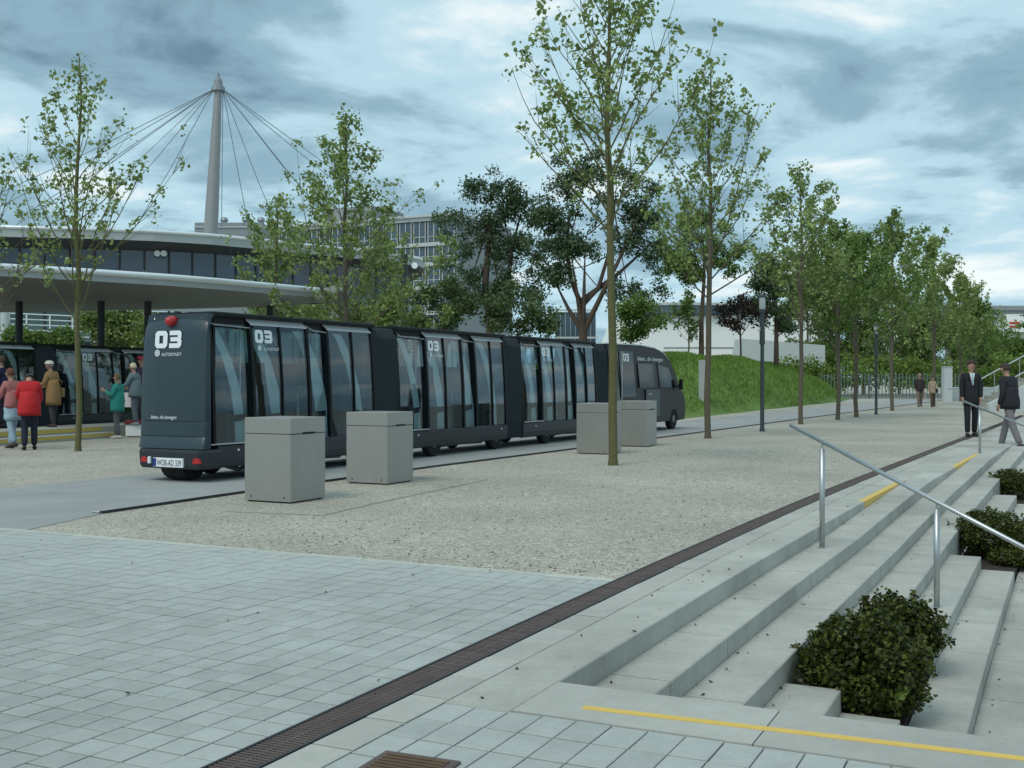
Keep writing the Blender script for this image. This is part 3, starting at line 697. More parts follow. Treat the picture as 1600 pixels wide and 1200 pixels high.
def rear_end(train, x0):
    g = MB(); zs_ = [(.45, -.055), (.60, -.02), (.61, -.012), (.62, -.02), (.80, -.012), (.81, -.004), (.82, -.012), (1.4, .0), (1.95, .035), (2.10, .06), (2.20, .12), (2.262, .20)]
    rings = []
    for z, dx in zs_:
        k = .588 - .02 * max(0, z - 1.2) if z < 2.08 else .570 - (z - 2.08) * .25
        rings.append([(x0 + .34, -k, z), (x0 + dx + .05, -k, z), (x0 + dx + .016, -k + .014, z), (x0 + dx, -k + .06, z), (x0 + dx - .012, -k * .4, z), (x0 + dx - .014, 0, z), (x0 + dx - .012, k * .4, z), (x0 + dx, k - .06, z), (x0 + dx + .016, k - .014, z), (x0 + dx + .05, k, z), (x0 + .34, k, z)])
    # hollow side return: only the rear wall and short flanks
    for r in rings: r[0] = (x0 + .10, r[0][1], r[0][2]); r[-1] = (x0 + .10, r[-1][1], r[-1][2])
    rear = g.loft(rings).build('rear_panel', m_tram, train); smooth_by_angle(rear, 30)
    g = MB(); rings = []
    for z, e in ((.18, -.01), (.22, .012), (.40, .02), (.44, .01)):
        k = .585 + e; rings.append([(x0 + .3, -k, z), (x0 + .02, -k, z), (x0 - .06 - e, -k + .08, z), (x0 - .08 - e, 0, z), (x0 - .06 - e, k - .08, z), (x0 + .02, k, z), (x0 + .3, k, z)])
    bump = g.loft(rings).build('bumper', m_skirt, train)
    xr = x0 - .11
    for y in (.43, -.50):
        MB().hexa([(xr + .02, y - .07, .26), (xr + .02, y + .07, .26), (xr + .06, y + .07, .26), (xr + .06, y - .07, .26), (xr + .02, y - .035, .335), (xr + .02, y + .035, .335), (xr + .06, y + .035, .335), (xr + .06, y - .035, .335)]).build('tail_light', m_red_lens, bump)
    MB().bbox((xr - .0, .30, .245), (xr + .05, .35, .335), .008).build('reversing_light', m_white, bump)
    MB().bbox((xr - .006, -.29, .205), (xr + .03, .24, .325), .004).build('number_plate', m_white, bump)
    MB().box((xr - .009, .18, .21), (xr - .004, .236, .32)).build('plate_band', m_blue, bump)
    text('plate_text', 'WOB-AD 339', .115, m_black, bump, (xr - .0085, .165, .222), (0, -1, 0), (0, 0, 1), .43)
    digits03(rear, (x0 + .004, .32, 1.80), (0, -1, 0), (.064, 0, 1), .235)
    emblem(rear, (x0 + .003, .275, 1.735), (0, -1, 0), (.05, 0, 1), .045)
    text('lettering', 'AUTOSTADT', .06, m_white, rear, (x0 - .001, .20, 1.695), (0, -1, 0), (.05, 0, 1), .36)
    text('slogan', 'Ideen, die bewegen', .07, m_white, rear, (x0 - .030, .37, .845), (0, -1, 0), (.02, 0, 1), .47, italic=True)
    g = MB(); g.lathe([(.075, .06), (.075, .0), (.07, -.04), (.05, -.08), (.02, -.10)], (x0 + .06, .07, 2.165), 18, 'x'); b = g.build('beacon', m_red_lens, rear, True)
    return rear
def tractor(train, x0):
    x1 = x0 + 5.75
    def arch(cx, r, n=9): return [(cx - r * math.cos(math.pi * i / n), .24 + r * .98 * math.sin(math.pi * i / n)) for i in range(n + 1)]
    wr, wf = x0 + 1.3, x1 - 1.0
    side = [(x0, .24)] + arch(wr, .33) + arch(wf, .33) + [(x1 - .05, .26), (x1 + .02, .5), (x1, .78), (x1 - .14, .98), (x1 - .42, 1.15), (x1 - .75, 1.55), (x1 - 1.12, 1.92), (x1 - 1.6, 2.13), (x1 - 2.3, 2.24), (x1 - 3.4, 2.29), (x0, 2.27)]
    def sy(z): return .60 if z < .9 else .60 - .10 * ((z - .9) / 1.4) ** 1.5
    cx, cz = (x0 + x1) / 2, 1.2
    g = MB(); n = len(side)
    def ring(k, yy): return [(cx + (x - cx) * k, yy * (sy(z) / .6), cz + (z - cz) * k) for x, z in side]
    g.loft([ring(.985, -.60), ring(1.0, -.575), ring(1.0, .575), ring(.985, .60)])
    cab = g.build('tractor', m_tractor, train)
    bm = bmesh.new(); bm.from_mesh(cab.data); bmesh.ops.triangulate(bm, faces=[f for f in bm.faces if len(f.verts) > 8]); bm.to_mesh(cab.data); bm.free()
    for sd in (-1, 1):
        def pane(name, pts, mat, o=.006):
            g = MB(); q = [(x, sd * (sy(z) * 1.0 + o), z) for x, z in pts]; g.loft([q, [(x, y - sd * .03, z) for x, y, z in q]]); return g.build(name, mat, cab)
        pane('window', [(x0 + .10, .55), (x0 + .72, .55), (x0 + .66, 2.12), (x0 + .06, 2.12)], m_tracglass)
        pane('window', [(x0 + .80, .95), (x0 + 1.75, .95), (x0 + 1.70, 2.12), (x0 + .75, 2.12)], m_tracglass)
        d = pane('door', [(x0 + 2.5, .42), (x0 + 3.55, .42), (x0 + 3.55, 1.13), (x0 + 2.5, 1.13)], m_tram, .009)
        pane('window', [(x0 + 2.05, 1.18), (x0 + 3.5, 1.18), (x0 + 3.4, 1.82), (x0 + 2.0, 1.82)], m_tracglass)
        pane('window', [(x0 + 3.58, 1.18), (x0 + 4.85, 1.18), (x0 + 4.35, 1.72), (x0 + 3.5, 1.82)], m_tracglass)
        MB().box((x0 + 2.6, sd * .612, 1.0), (x0 + 2.85, sd * .63, 1.03)).build('door_handle', m_silver, cab)
        g = MB(); g.box((x0 + .74, sd * .60, .5), (x0 + .78, sd * .61, 2.1)); g.box((x0 + .02, sd * .60, .5), (x0 + .06, sd * .61, 2.1)); g.build('window_bar', m_silver, cab)
        g = MB(); g.tube([(x1 - .75, sd * .58, 1.2), (x1 - .70, sd * .70, 1.25)], .02, 6); g.bbox((x1 - .76, sd * .70 - .05, 1.12), (x1 - .66, sd * .70 + .05, 1.42), .02); g.build('wing_mirror', m_frame, cab)
        MB().bbox((x1 - .20, sd * .45 - .09, .66), (x1 - .02, sd * .45 + .09, .8), .02).build('headlight', m_vent, cab)
        for wx in (wr, wf): wheel(cab, wx, sd * .50, .29, .17)
        MB().bbox((x0 + 2.15, sd * .598, .33), (x0 + 2.35, sd * .615, .40), .004).build('side_marker', m_white, cab)
    g = MB(); g.face([(x1 - .44, -.50, 1.17), (x1 - .44, .50, 1.17), (x1 - .77, .46, 1.57), (x1 - .77, -.46, 1.57)]); g.face([(x1 - .77, -.46, 1.572), (x1 - .77, .46, 1.572), (x1 - 1.12, .42, 1.935), (x1 - 1.12, -.42, 1.935)])
    for i in range(len(g.v)): g.v[i] = (g.v[i][0] + .012, g.v[i][1], g.v[i][2] + .012)
    g.build('windscreen', m_tracglass, cab)
    MB().loft([[(x, -.50, z + .004), (x, .50, z + .004), (x, .50, z + .03), (x, -.50, z + .03)] for x, z in ((x0, 2.27), (x1 - 3.4, 2.29), (x1 - 2.3, 2.24), (x1 - 1.6, 2.13), (x1 - 1.15, 1.93))]).build('roof', m_vent, cab)
    y = -(sy(1.95) + .012)
    digits03(cab, (x0 + .98, y - .002, 1.86), (1, 0, 0), (0, .06, 1), .20)
    for wd_, dx_, ww_ in (('Ideen,', 0, .62), ('die', .72, .33), ('bewegen', 1.13, .87)): text('slogan_word', wd_, .155, m_white, cab, (x0 + 1.95 + dx_, y - .004, 1.90), (1, 0, 0), (0, .06, 1), ww_, italic=True)
    return cab
TH = 27.3
train = thing('road_train', 'long dark glazed road train numbered 03 on the road behind the bins', 'road train', (-4.576, 15.006, 0), R(90 - TH))
rear_end(train, 0)
starts = [0, 4.64, 9.30]
for x in starts: trailer(train, x, first=(x == 0))
for xa, xb in ((3.985, 4.68), (8.63, 9.34), (13.29, 14.0)): bellows(train, xa, xb)
tractor(train, 14.05)
wheel(train, .22, .02, .24, .40, 'rear_wheel')
MB().box((.16, -.08, .3), (.28, .12, .36)).build('wheel_fork', m_steel_dark, train)
MB().tube([(.5, -.50, .20), (.8, -.45, .13), (1.05, -.45, .16)], .035, 6).build('tow_bar', m_steel_dark, train)
tr2 = thing('road_train', 'dark road train parked at the yellow striped platform under the canopy', 'road train', (-11.2 - .309 * 5.6 - .951 * .58, 29 - .951 * 5.6 + .309 * .58, 0), R(90 - 18))
for x in (0, 4.64): trailer(tr2, x)
bellows(tr2, 3.985, 4.68); bellows(tr2, 8.62, 9.2)

# ================================================================== BINS
def litter_bin(label, corner, rz, h=.945):
    t = thing('litter_bin', label, 'bin', corner, rz, 'grey square litter bins')
    W = .645
    MB().box((.03, .03, 0), (W - .03, W - .03, .03)).build('plinth', m_black, t)
    o = MB().bbox((0, 0, .018), (W, W, h - .182), .007).build('body', m_bin, t)
    MB().box((.012, .012, h - .186), (W - .012, W - .012, h - .168)).build('gap', m_black, t)
    lid = MB().bbox((0, 0, h - .174), (W, W, h), .006).build('lid', m_bin, t)
    MB().box((W - .004, .22, h - .183), (W + .0035, .44, h - .163)).build('slot', m_black, t)
    for x, y in ((.09, -.004), (.55, -.004)):
        MB().box((x, -.0035, .05), (x + .012, .004, .075)).build('lock', m_steel_dark, t)
    return t
BIN_A = -R(26.5)
def bin_at(label, px, py):
    p = G(px, py); d = Vector((math.cos(BIN_A), math.sin(BIN_A), 0)) * .645
    return litter_bin(label, p - d, BIN_A)
bin_at('grey metal litter bin beside the rear trailer, the closest to the paving', 454, 787.5)
bin_at('grey metal litter bin in front of the first bellows', 605, 758)
bin_at('grey metal litter bin partly behind the tall mossy tree trunk', 951, 710.5)
bin_at('grey metal litter bin in front of the tractor door', 1010, 698.5)

# ================================================================== HANDRAILS
def handrail(label, p1, zb1, dirv, u0, u1, posts, steps_z):
    t = thing('handrail', label, 'handrail', (p1.x, p1.y, zb1), 0, 'stainless steel stair handrails')
    b = Vector((p1.x, p1.y, zb1)); top = p1 - b
    MB().tube([top + dirv * u0, top + dirv * u1], .0185, 12).build('rail', m_inox, t, True)
    for u, z in zip(posts, steps_z):
        q = top + dirv * u; zz = z - zb1
        MB().tube([(q.x, q.y, zz), (q.x, q.y, q.z - .06)], .0235, 10).build('post', m_inox, t, True)
        MB().tube([(q.x, q.y, q.z - .075), (q.x, q.y, q.z - .005)], .009, 8).build('bracket', m_inox, t)
        MB().lathe([(.04, 0), (.04, .008), (.03, .012)], (q.x, q.y, zz), 14).build('foot_plate', m_inox, t)
dv = Vector((.7, -.79, -.44))
handrail('slanting steel handrail over the steps beside the near pair of bushes', Vector((2.71, 9.73, .824)), -.105, dv, -.309, 2.75, (0, 1.0, 2.05), (-.105, -.47, -.83))
p2 = G(1531, 713, -.04); p2.z = .86
handrail('slanting steel handrail in front of the person in dark jacket', p2, -.04, Vector((.7, -.79, -.40)), -.32, 3.6, (0, 1.0, 2.1, 3.2), (-.04, -.30, -.62, -.70))

# ================================================================== CLIPPED BUSHES
def clipped(label, px, py, Y, r, zb, seed, n=3400, hh=.9, group='clipped bushes in the stair planters'):
    c = at(px, py, Y); zr = (c.z + r * hh - zb)
    rr = random.Random(seed); bl = []
    for i in range(34):
        a = rr.uniform(0, 6.28); e = math.asin(rr.uniform(-.35, 1)); q = r * .80
        bl.append((math.cos(a) * q * math.cos(e), math.sin(a) * q * math.cos(e), zr * .46 + math.sin(e) * zr * .44, r * .24, r * .24, zr * .13))
    for i in range(46):
        a = rr.uniform(0, 6.28); e = math.asin(rr.uniform(-.2, 1)); q = r * rr.uniform(1.02, 1.2)
        bl.append((math.cos(a) * q * math.cos(e), math.sin(a) * q * math.cos(e), zr * .46 + math.sin(e) * zr * rr.uniform(.52, .62), .016, .016, .024))
    bl.append((0, 0, zr * .47, r * .93, r * .93, zr * .50)); bl.append((0, 0, zr * .47, r * .93, r * .93, zr * .50))
    st = [([(rr.uniform(-.08, .08), rr.uniform(-.08, .08), 0), (rr.uniform(-.15, .15), rr.uniform(-.15, .15), zr * .4), (rr.uniform(-.25, .25) * r * 2, rr.uniform(-.25, .25) * r * 2, zr * .8)], [.012, .009, .004]) for _ in range(7)]
    return bushy('clipped_bush', label, 'bush', (c.x, c.y, zb), bl, int(n * 1.25), .033, m_box, seed, st, m_bark, group, shell=.5, up=.5, clump=.012)
clipped('rounded yellow-green bush in the nearest stair planter', 1348, 1058, 6.4, .36, -.62, 3, 12000, .95)
clipped('darker round bush behind the yellow-green one in the nearest planter', 1400, 990, 7.4, .29, -.53, 4, 7000, .85)
clipped('dark round bush in the middle stair planter', 1548, 858, 12.4, .43, -.62, 6, 7000, 1.0)
clipped('dark low bush beside the middle planter bush', 1592, 900, 11.9, .30, -.62, 7, 4500, .9)
clipped('dark round bush in the planter close to the person in dark jacket', 1580, 768, 17.4, .34, -.5, 8, 5000, 1.0)
# broad weed leaves at the foot of the near bush
rr = random.Random(9); cen = []
for i in range(16): cen.append((rr.uniform(-.12, .12), rr.uniform(-.1, .1), rr.uniform(.05, .28)))
t = thing('leafy_weed', 'small weed with broad bright leaves under the nearest bush', 'weed', (at(1375, 1100, 6.2).x, 6.2, -.5))
link('leaves', leaf_mesh('leaves', cen, .085, m_hedge, 5, .6, .9), t)

# ================================================================== PINES AND BACKGROUND TREES
def spread(px, py, r, Y, base, k, rg):
    res = []
    for i in range(k):
        a = rg.uniform(0, 6.28); q = r * math.sqrt(rg.uniform(0, 1)) * .8
        c = at(px + math.cos(a) * q, py + math.sin(a) * q * .8, Y) - base; s = r / F * Y * rg.uniform(.30, .60)
        res.append((c.x, c.y + rg.uniform(-1, 1) * r / F * Y * .9, c.z, s * 1.25, s * 1.25, s * .8))
    return res
def fill(cx, cy, rx, ry, n, seed, r0=14, r1=25, holes=()):
    rg = random.Random(seed); res = []
    while len(res) < n:
        x, y = rg.uniform(-1, 1), rg.uniform(-1, 1)
        if x * x + y * y > 1 or any((cx + x * rx - hx) ** 2 + (cy + y * ry - hy) ** 2 < hr * hr for hx, hy, hr in holes): continue
        res.append((cx + x * rx, cy + y * ry, rg.uniform(r0, r1)))
    return res
def big_tree(name, label, px, Y, zb, clumps, trunk, n, ls, mat, bark, seed, group, k=7, up=.2, aspect=.6, shell=.7):
    rg = random.Random(seed); base = Vector(((px - 800) / F * Y, Y, zb)); bl = []
    for c in clumps: bl += spread(c[0], c[1], c[2], Y, base, k, rg)
    tk = []
    for pts, r0, r1 in trunk:
        q = [at(x, y, Y) - base if y is not None else Vector((0, 0, 0)) for x, y in pts]
        tk.append((q, [r0 + (r1 - r0) * i / (len(q) - 1) for i in range(len(q))]))
        if r1 < r0 * .6 or True:
            for c in rg.sample(list(clumps), min(5, len(clumps))):
                e = at(c[0], c[1], Y) - base; s_ = q[-1] if rg.random() < .5 else q[-2]
                e.y += rg.uniform(-.8, .8); m = s_.lerp(e, .5) + Vector((0, 0, -.15)); tk.append(([s_, m, e], [r1 * .8, r1 * .5, .015]))
    return bushy(name, label, 'tree', base, bl, n, ls, mat, seed, tk, bark, group, shell=shell, up=up, aspect=aspect, clump=.12)
big_tree('pine_tree', 'old pine with reddish trunk and open clumped crown left of the mossy trunk', 764, 60, 0,
    fill(775, 340, 72, 62, 40, 1) + fill(800, 430, 62, 55, 22, 2, 12, 22) + fill(715, 440, 28, 60, 12, 3, 12, 20),
    [([(764, None), (766, 500), (758, 450), (762, 400), (765, 340)], .27, .10), ([(768, 480), (795, 440), (800, 390), (812, 340)], .14, .05)], 14500, .16, m_needle, m_bark_pine, 201, 'pines behind the road train', 4)
big_tree('pine_tree', 'old forked pine whose limbs spread low behind the mossy trunk', 911, 57, 0,
    fill(930, 320, 95, 80, 52, 4) + fill(990, 420, 48, 80, 20, 5, 12, 22) + fill(860, 390, 36, 70, 16, 6, 12, 22),
    [([(911, None), (911, 520), (909, 470)], .22, .19), ([(909, 478), (893, 440), (886, 390), (890, 330)], .14, .05), ([(909, 478), (935, 450), (950, 400), (960, 330)], .14, .05)], 17000, .16, m_needle, m_bark_pine, 211, 'pines behind the road train', 4)
big_tree('pine_tree', 'pine on the mound right behind the slender roadside tree', 1096, 66, 2.4,
    fill(1098, 395, 60, 60, 26, 7, 12, 20),
    [([(1096, None), (1096, 500), (1100, 440), (1100, 390)], .17, .07)], 8500, .18, m_leaf_dark, m_bark_pine, 223, 'trees on the grass mound', 8)
big_tree('copper_tree', 'small dark copper-leaved tree on the mound against the white wall', 1158, 68, 2.4,
    [(1140, 495, 20), (1160, 475, 22), (1180, 490, 20), (1150, 510, 14), (1130, 485, 12)], [([(1158, None), (1157, 525), (1154, 500)], .07, .04)], 1700, .19, m_red_leaf, m_bark, 227, 'trees on the grass mound')
big_tree('pine_tree', 'dark pine on the mound beside the lamp post', 1213, 70, 2.4,
    fill(1213, 455, 46, 62, 24, 8, 12, 20),
    [([(1213, None), (1213, 520), (1212, 450)], .18, .08)], 8000, .19, m_needle, m_bark_pine, 229, 'trees on the grass mound')
for i, (px, Y, cl, lb, mt) in enumerate((
    (690, 50, [(665, 470, 26), (690, 450, 26), (720, 480, 28), (660, 500, 26), (700, 505, 26)], 'grey-green shrub against the office block corner', m_shrub),
    (800, 50, [(785, 480, 28), (815, 470, 30), (845, 490, 28), (775, 505, 26), (830, 510, 28), (860, 510, 20), (800, 450, 18)], 'mid green shrub filling the gap between the two big pines', m_shrub),
    (985, 52, [(975, 490, 24), (1000, 480, 22), (1020, 500, 20), (990, 515, 22), (1010, 520, 16)], 'loose shrub in front of the white wall behind the tractor', m_leaf_dark),
    (185, 40, [(160, 500, 26), (190, 495, 28), (215, 505, 24), (175, 525, 26), (210, 530, 20)], 'pale green shrub between the canopy columns', m_leaf),
    (470, 40, [(390, 500, 22), (420, 495, 22), (460, 495, 24), (500, 495, 26), (540, 490, 26), (580, 490, 28), (615, 480, 26)], 'pale green shrub row beyond the canopy tip', m_leaf),
    (60, 42, [(20, 525, 16), (60, 535, 16), (100, 530, 18)], 'low green shrub in front of the white railing', m_leaf_dark))):
    big_tree('garden_shrub', lb, px, Y, 0, cl, [([(px, None), (px, 560), (px, 520)], .06, .03)], 4200, .14, mt, m_bark, 300 + i, 'shrubs behind the road trains', 6, .3, .75)
for i, (px, Y, top, w_, lb, mt) in enumerate((
    (1262, 104, 415, 34, 'dark broadleaf tree behind the hedge beside the mound', m_leaf_dark), (1300, 112, 400, 38, 'dense broadleaf tree behind the hedge, left of the fence middle', m_leaf_dark),
    (1350, 106, 420, 40, 'dense broadleaf tree behind the fence middle', m_leaf_dark), (1405, 116, 430, 42, 'dense broadleaf tree beyond the fence end', m_hedge),
    (1455, 110, 465, 36, 'rounded broadleaf tree beyond the walking couple', m_leaf_dark), (1500, 118, 490, 34, 'rounded broadleaf tree beyond the gate pillar', m_hedge),
    (1545, 112, 505, 30, 'low broadleaf tree before the flat-roofed building', m_leaf_dark), (1590, 108, 525, 30, 'low dark tree below the red sign', m_leaf_dark))):
    rg = random.Random(400 + i); cl = [(px + rg.uniform(-1, 1) * w_, top + w_ * .6 + rg.uniform(0, 1) * (585 - top - w_ * .6), w_ * rg.uniform(.55, .85)) for _ in range(16)] + [(px, top + w_ * .5, w_ * .55)]
    big_tree('background_tree', lb, px, Y, 0, cl, [([(px, None), (px, 560), (px, top + w_)], .18, .07)], 9000, .27, mt, m_bark, 420 + i, 'trees behind the far hedge', 5, .3, .75)
# hedge
rg = random.Random(77); bl = []
b0 = Vector((33, 93, 0))
for i in range(70):
    px = 1225 + i * 5.4 + rg.uniform(-3, 3); c = at(px, rg.uniform(566, 598), 93 + rg.uniform(-1.2, 1.5)) - b0; bl.append((c.x, c.y, c.z, .9, .8, .8))
bushy('hedge', 'long bright green hedge behind the picket fence', 'hedge', b0, bl, 9000, .26, m_hedge, 78, None, None, None, .5, .3, .8, .1)

# ================================================================== MOUND
mc = Vector((12, 66)); dl_, dr_ = Vector((math.sin(R(25)), math.cos(R(25)))), Vector((math.cos(R(25)), -math.sin(R(25))))
def mound_z(a, b):
    wv = 5.6 if b > 0 else 15.0
    q = 1 - (abs(a) / 31) ** (2.0 if a > 0 else 2.8) - (abs(b) / wv) ** 2.0
    q = max(0, q); return 2.75 * (q ** .72) + .10 * math.sin(a * .6 + b) * min(1, q * 3)
g = MB(); na, nb = 72, 40; vs = []
for i in range(na + 1):
    for j in range(nb + 1):
        a = -31 + 62 * i / na; b = -15 + 20.6 * j / nb; p = mc + dl_ * a + dr_ * b; vs.append((p.x, p.y, mound_z(a, b) + .002))
g.add(vs, [(i * (nb + 1) + j, i * (nb + 1) + j + 1, (i + 1) * (nb + 1) + j + 1, (i + 1) * (nb + 1) + j) for i in range(na) for j in range(nb)])
tag(g.build('grass_mound', m_turf, None, True), kind='structure')
r = np.random.default_rng(12); cen = []
while len(cen) < 42000:
    a, b = r.uniform(-31, 31), r.uniform(-4, 5.6); z = mound_z(a, b)
    if z < .02: continue
    p = mc + dl_ * a + dr_ * b; cen.append((p.x, p.y, z - .01))
cen = np.array(cen); n = len(cen); az = r.uniform(0, 6.28, n); ln = r.normal(size=(n, 2)) * .07; hh = r.uniform(.07, .2, n); wv = np.stack([np.cos(az), np.sin(az), az * 0], 1) * .028
tipv = cen + np.stack([ln[:, 0], ln[:, 1], hh], 1)
v = np.stack([cen - wv, cen + wv, tipv + wv * .25, tipv - wv * .25], 1)
me = bpy.data.meshes.new('mound_grass'); me.vertices.add(n * 4); me.vertices.foreach_set('co', v.reshape(-1)); me.loops.add(n * 4); me.loops.foreach_set('vertex_index', np.arange(n * 4))
me.polygons.add(n); me.polygons.foreach_set('loop_start', np.arange(n) * 4); me.polygons.foreach_set('loop_total', np.full(n, 4)); me.update(); me.validate(); me.materials.append(m_grass)
tag(link('mound_grass', me), 'short green grass covering the mound', 'grass', kind='stuff')
g = MB(); g.face([*[G(x, y, .006) for x, y in ((1130, 641), (1180, 644.5), (1300, 631), (1440, 622), (1440, 617), (1300, 626), (1190, 637))]])
tag(g.build('footpath', m_slab), kind='structure')
# stele and gate pillar
t = thing('stele', 'tall plain grey slab standing at the foot of the mound', 'stele', G(1098, 646)); MB().bbox((-.17, -.06, 0), (.17, .06, 2.25), .01).build('slab', m_concrete, t); MB().box((-.2, -.09, 0), (.2, .09, .04)).build('base', m_concrete, t)
t = thing('gate_pillar', 'pale square pillar at the end of the picket fence', 'pillar', (29.3, 75, 0)); MB().bbox((-.27, -.27, 0), (.27, .27, 2.3), .02).build('shaft', m_pale, t); MB().box((-.30, -.30, 2.3), (.30, .30, 2.36)).build('cap', m_pale, t)

# ================================================================== LAMP POSTS
def lamp(label, p):
    t = thing('lamp_post', label, 'lamp post', p, 0, 'dark lamp posts on the gravel')
    g = MB(); g.lathe([(.075, 0), (.075, .05), (.058, .08), (.055, 1.5), (.05, 2.35), (.075, 2.36), (.075, 2.72), (.055, 2.74), (.055, 3.2), (.085, 3.22), (.085, 3.30)], (0, 0, 0), 14); smooth_by_angle(g.build('post', m_lamp, t), 30)
    smooth_by_angle(MB().lathe([(.075, 3.30), (.085, 3.36), (.085, 3.58), (.07, 3.62)], (0, 0, 0), 14).build('globe', m_lampglass, t), 30)
    smooth_by_angle(MB().lathe([(.09, 3.62), (.09, 3.65), (.05, 3.70), (.01, 3.72)], (0, 0, 0), 14).build('cap', m_lamp, t), 30)
lamp('dark lamp post with pale head in front of the grass mound', G(1191, 674))
lamp('dark lamp post among the round-headed young trees', G(1369, 647.5))

# ================================================================== FENCE
fa, fb = Vector((24.0, 86.5, 0)), Vector((34.5, 84, 0)); nfe = 44; fd = (fb - fa)
t = thing('picket_fence', 'grey-green metal picket fence in front of the hedge', 'fence', fa, math.atan2(fd.y, fd.x))
pk = MB().box((-.035, -.02, .1), (.035, .02, 1.95)).mesh('picket', m_fence)
for i in range(nfe): o = link('picket', pk, t); o.location = (fd.length * i / (nfe - 1), 0, 0)
for z in (.35, 1.6): MB().box((0, .021, z), (fd.length, .06, z + .05)).build('rail', m_fence, t)
for i in range(4): MB().box((fd.length * i / 3 - .05, .062, 0), (fd.length * i / 3 + .05, .15, 1.9)).build('post', m_fence, t)
MB().box((0, .16, 0), (fd.length, .4, .28)).build('plinth', m_concrete, t)
t = thing('low_wall', 'low pale concrete wall beside the gate pillar', 'wall', (30.0, 76.5, 0)); MB().bbox((0, 0, 0), (6.5, .4, .95), .02).build('wall', m_pale, t)

# ================================================================== FAR STAIR
t = thing('far_stair', 'pale concrete stair with steel railing climbing behind the two walkers', 'staircase', (21.6, 50, 0))
for i in range(14): MB().box((i * .32, 0, 0), (i * .32 + .318, 3.2, .17 * (i + 1))).build('step', m_slab, t)
MB().prism([(-.3, 0), (4.7, 0), (4.7, 2.9), (-.3, .35)], -.28, -.02).build('parapet', m_pale, t)
for y in (-.15, 3.1):
    MB().tube([(-.8, y, 1.0), (0, y, 1.05), (4.6, y, 3.55), (6.2, y, 3.6)], .035, 8).build('rail', m_inox, t)
    for i in range(8): MB().tube([(.2 + i * .6, y, .1 + i * .32), (.2 + i * .6, y, 1.14 + i * .326)], .02, 6).build('baluster', m_inox, t)

# ================================================================== CANOPY AND PAVILION
def edge(pts, z): return [Vector(((px - 800) / F * ((z - CH) * F / (HZ - py)), (z - CH) * F / (HZ - py))) for px, py in pts]
def slab_roof(t, front, back, zt, zf, zsoff, rim_r, base, soff):
    V3 = lambda p, z: Vector((p.x, p.y, z)) - base
    n = len(front); g = MB(); h = MB()
    fi = [f.lerp(b_, .12) for f, b_ in zip(front, back)]; bi = [f.lerp(b_, .88) for f, b_ in zip(front, back)]
    for i in range(n - 1):
        j = i + 1
        g.face([V3(front[i], zt), V3(front[j], zt), V3(back[j], zt), V3(back[i], zt)])
        g.face([V3(front[i], zf), V3(front[j], zf), V3(front[j], zt), V3(front[i], zt)])
        g.face([V3(back[j], zf), V3(back[i], zf), V3(back[i], zt), V3(back[j], zt)])
        for A, B_, za, zb in ((front, fi, zf + .002, zsoff), (fi, bi, zsoff, zsoff), (bi, back, zsoff, zf + .002)):
            h.face([V3(A[i], za), V3(A[j], za), V3(B_[j], zb), V3(B_[i], zb)])
    for i in (0, n - 1): g.face([V3(front[i], zf), V3(front[i], zt), V3(back[i], zt), V3(back[i], zf)])
    g.build('fascia', m_fascia, t); h.build('soffit', soff, t)
    MB().tube([V3(p, zt + .02) for p in front], rim_r, 10).build('roof_rim', m_roofrim, t, True)
ZC = 4.0
fr = edge([(-260, 404), (-130, 411), (0, 418), (130, 425.5), (260, 434), (340, 440.5), (420, 447.5), (480, 453), (515, 456.5), (536, 460)], ZC)
bk = edge([(-260, 508), (-130, 500), (0, 492), (130, 489), (260, 486), (340, 483), (420, 480), (480, 475), (515, 468), (537, 461.5)], ZC - .35)
base = Vector((fr[2].x, fr[2].y, 0))
t = thing('canopy', 'long flat canopy with shiny rounded rim over the boarding platform', 'canopy', base)
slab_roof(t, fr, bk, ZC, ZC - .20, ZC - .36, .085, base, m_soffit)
for px, f in ((158, .80), (231, .80), (422, .75), (30, .8)):
    a = min(range(len(fr)), key=lambda i: abs(((fr[i].x / fr[i].y) * F + 800) - px)); r_ = (px - 800) / F
    yf = (ZC - CH) * F / (HZ - 427); Y = yf + (33 - yf) * f + (2 if px > 400 else 0)
    MB().lathe([(.13, 0), (.13, .1), (.10, .11), (.10, ZC - .30)], (r_ * Y - base.x, Y - base.y, 0), 14).build('column', m_steel_dark, t, False)
# upper pavilion
ZU = 13.0
fr = edge([(-300, 351), (-150, 352.5), (0, 355), (130, 358), (240, 362), (330, 368), (400, 375), (500, 385.5), (580, 394), (630, 400), (655, 404), (664, 408)], ZU)
bk = [Vector((p.x * 1.18 - 1, p.y * 1.18 + 6)) for p in fr]; bk[-1] = fr[-1] + Vector((-.3, 2)); bk[-2] = fr[-2] + Vector((-.2, 6))
base = Vector((fr[4].x, fr[4].y, 0))
pav = thing('glazed_pavilion', 'two-storey glass pavilion with sweeping flat roof behind the canopy', 'building', base)
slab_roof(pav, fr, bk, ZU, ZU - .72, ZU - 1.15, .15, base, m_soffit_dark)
cxy = Vector((sum(p.x for p in fr + bk) / (2 * len(fr)), sum(p.y for p in fr + bk) / (2 * len(fr))))
def inset(k): return [p.lerp(cxy, k) + Vector((0, 1.5)) for p in fr]
wl = inset(.10)
g = MB(); g2 = MB()
def along(poly, n):
    ln = [0]
    for a, b in zip(poly[:-1], poly[1:]): ln.append(ln[-1] + (b - a).length)
    res = []
    for i in range(n + 1):
        d = ln[-1] * i / n; k = max(j for j in range(len(ln)) if ln[j] <= d + 1e-9); k = min(k, len(poly) - 2); res.append(poly[k].lerp(poly[k + 1], (d - ln[k]) / max(1e-6, ln[k + 1] - ln[k])))
    return res
ap = along(wl, 26); b2 = Vector((base.x, base.y))
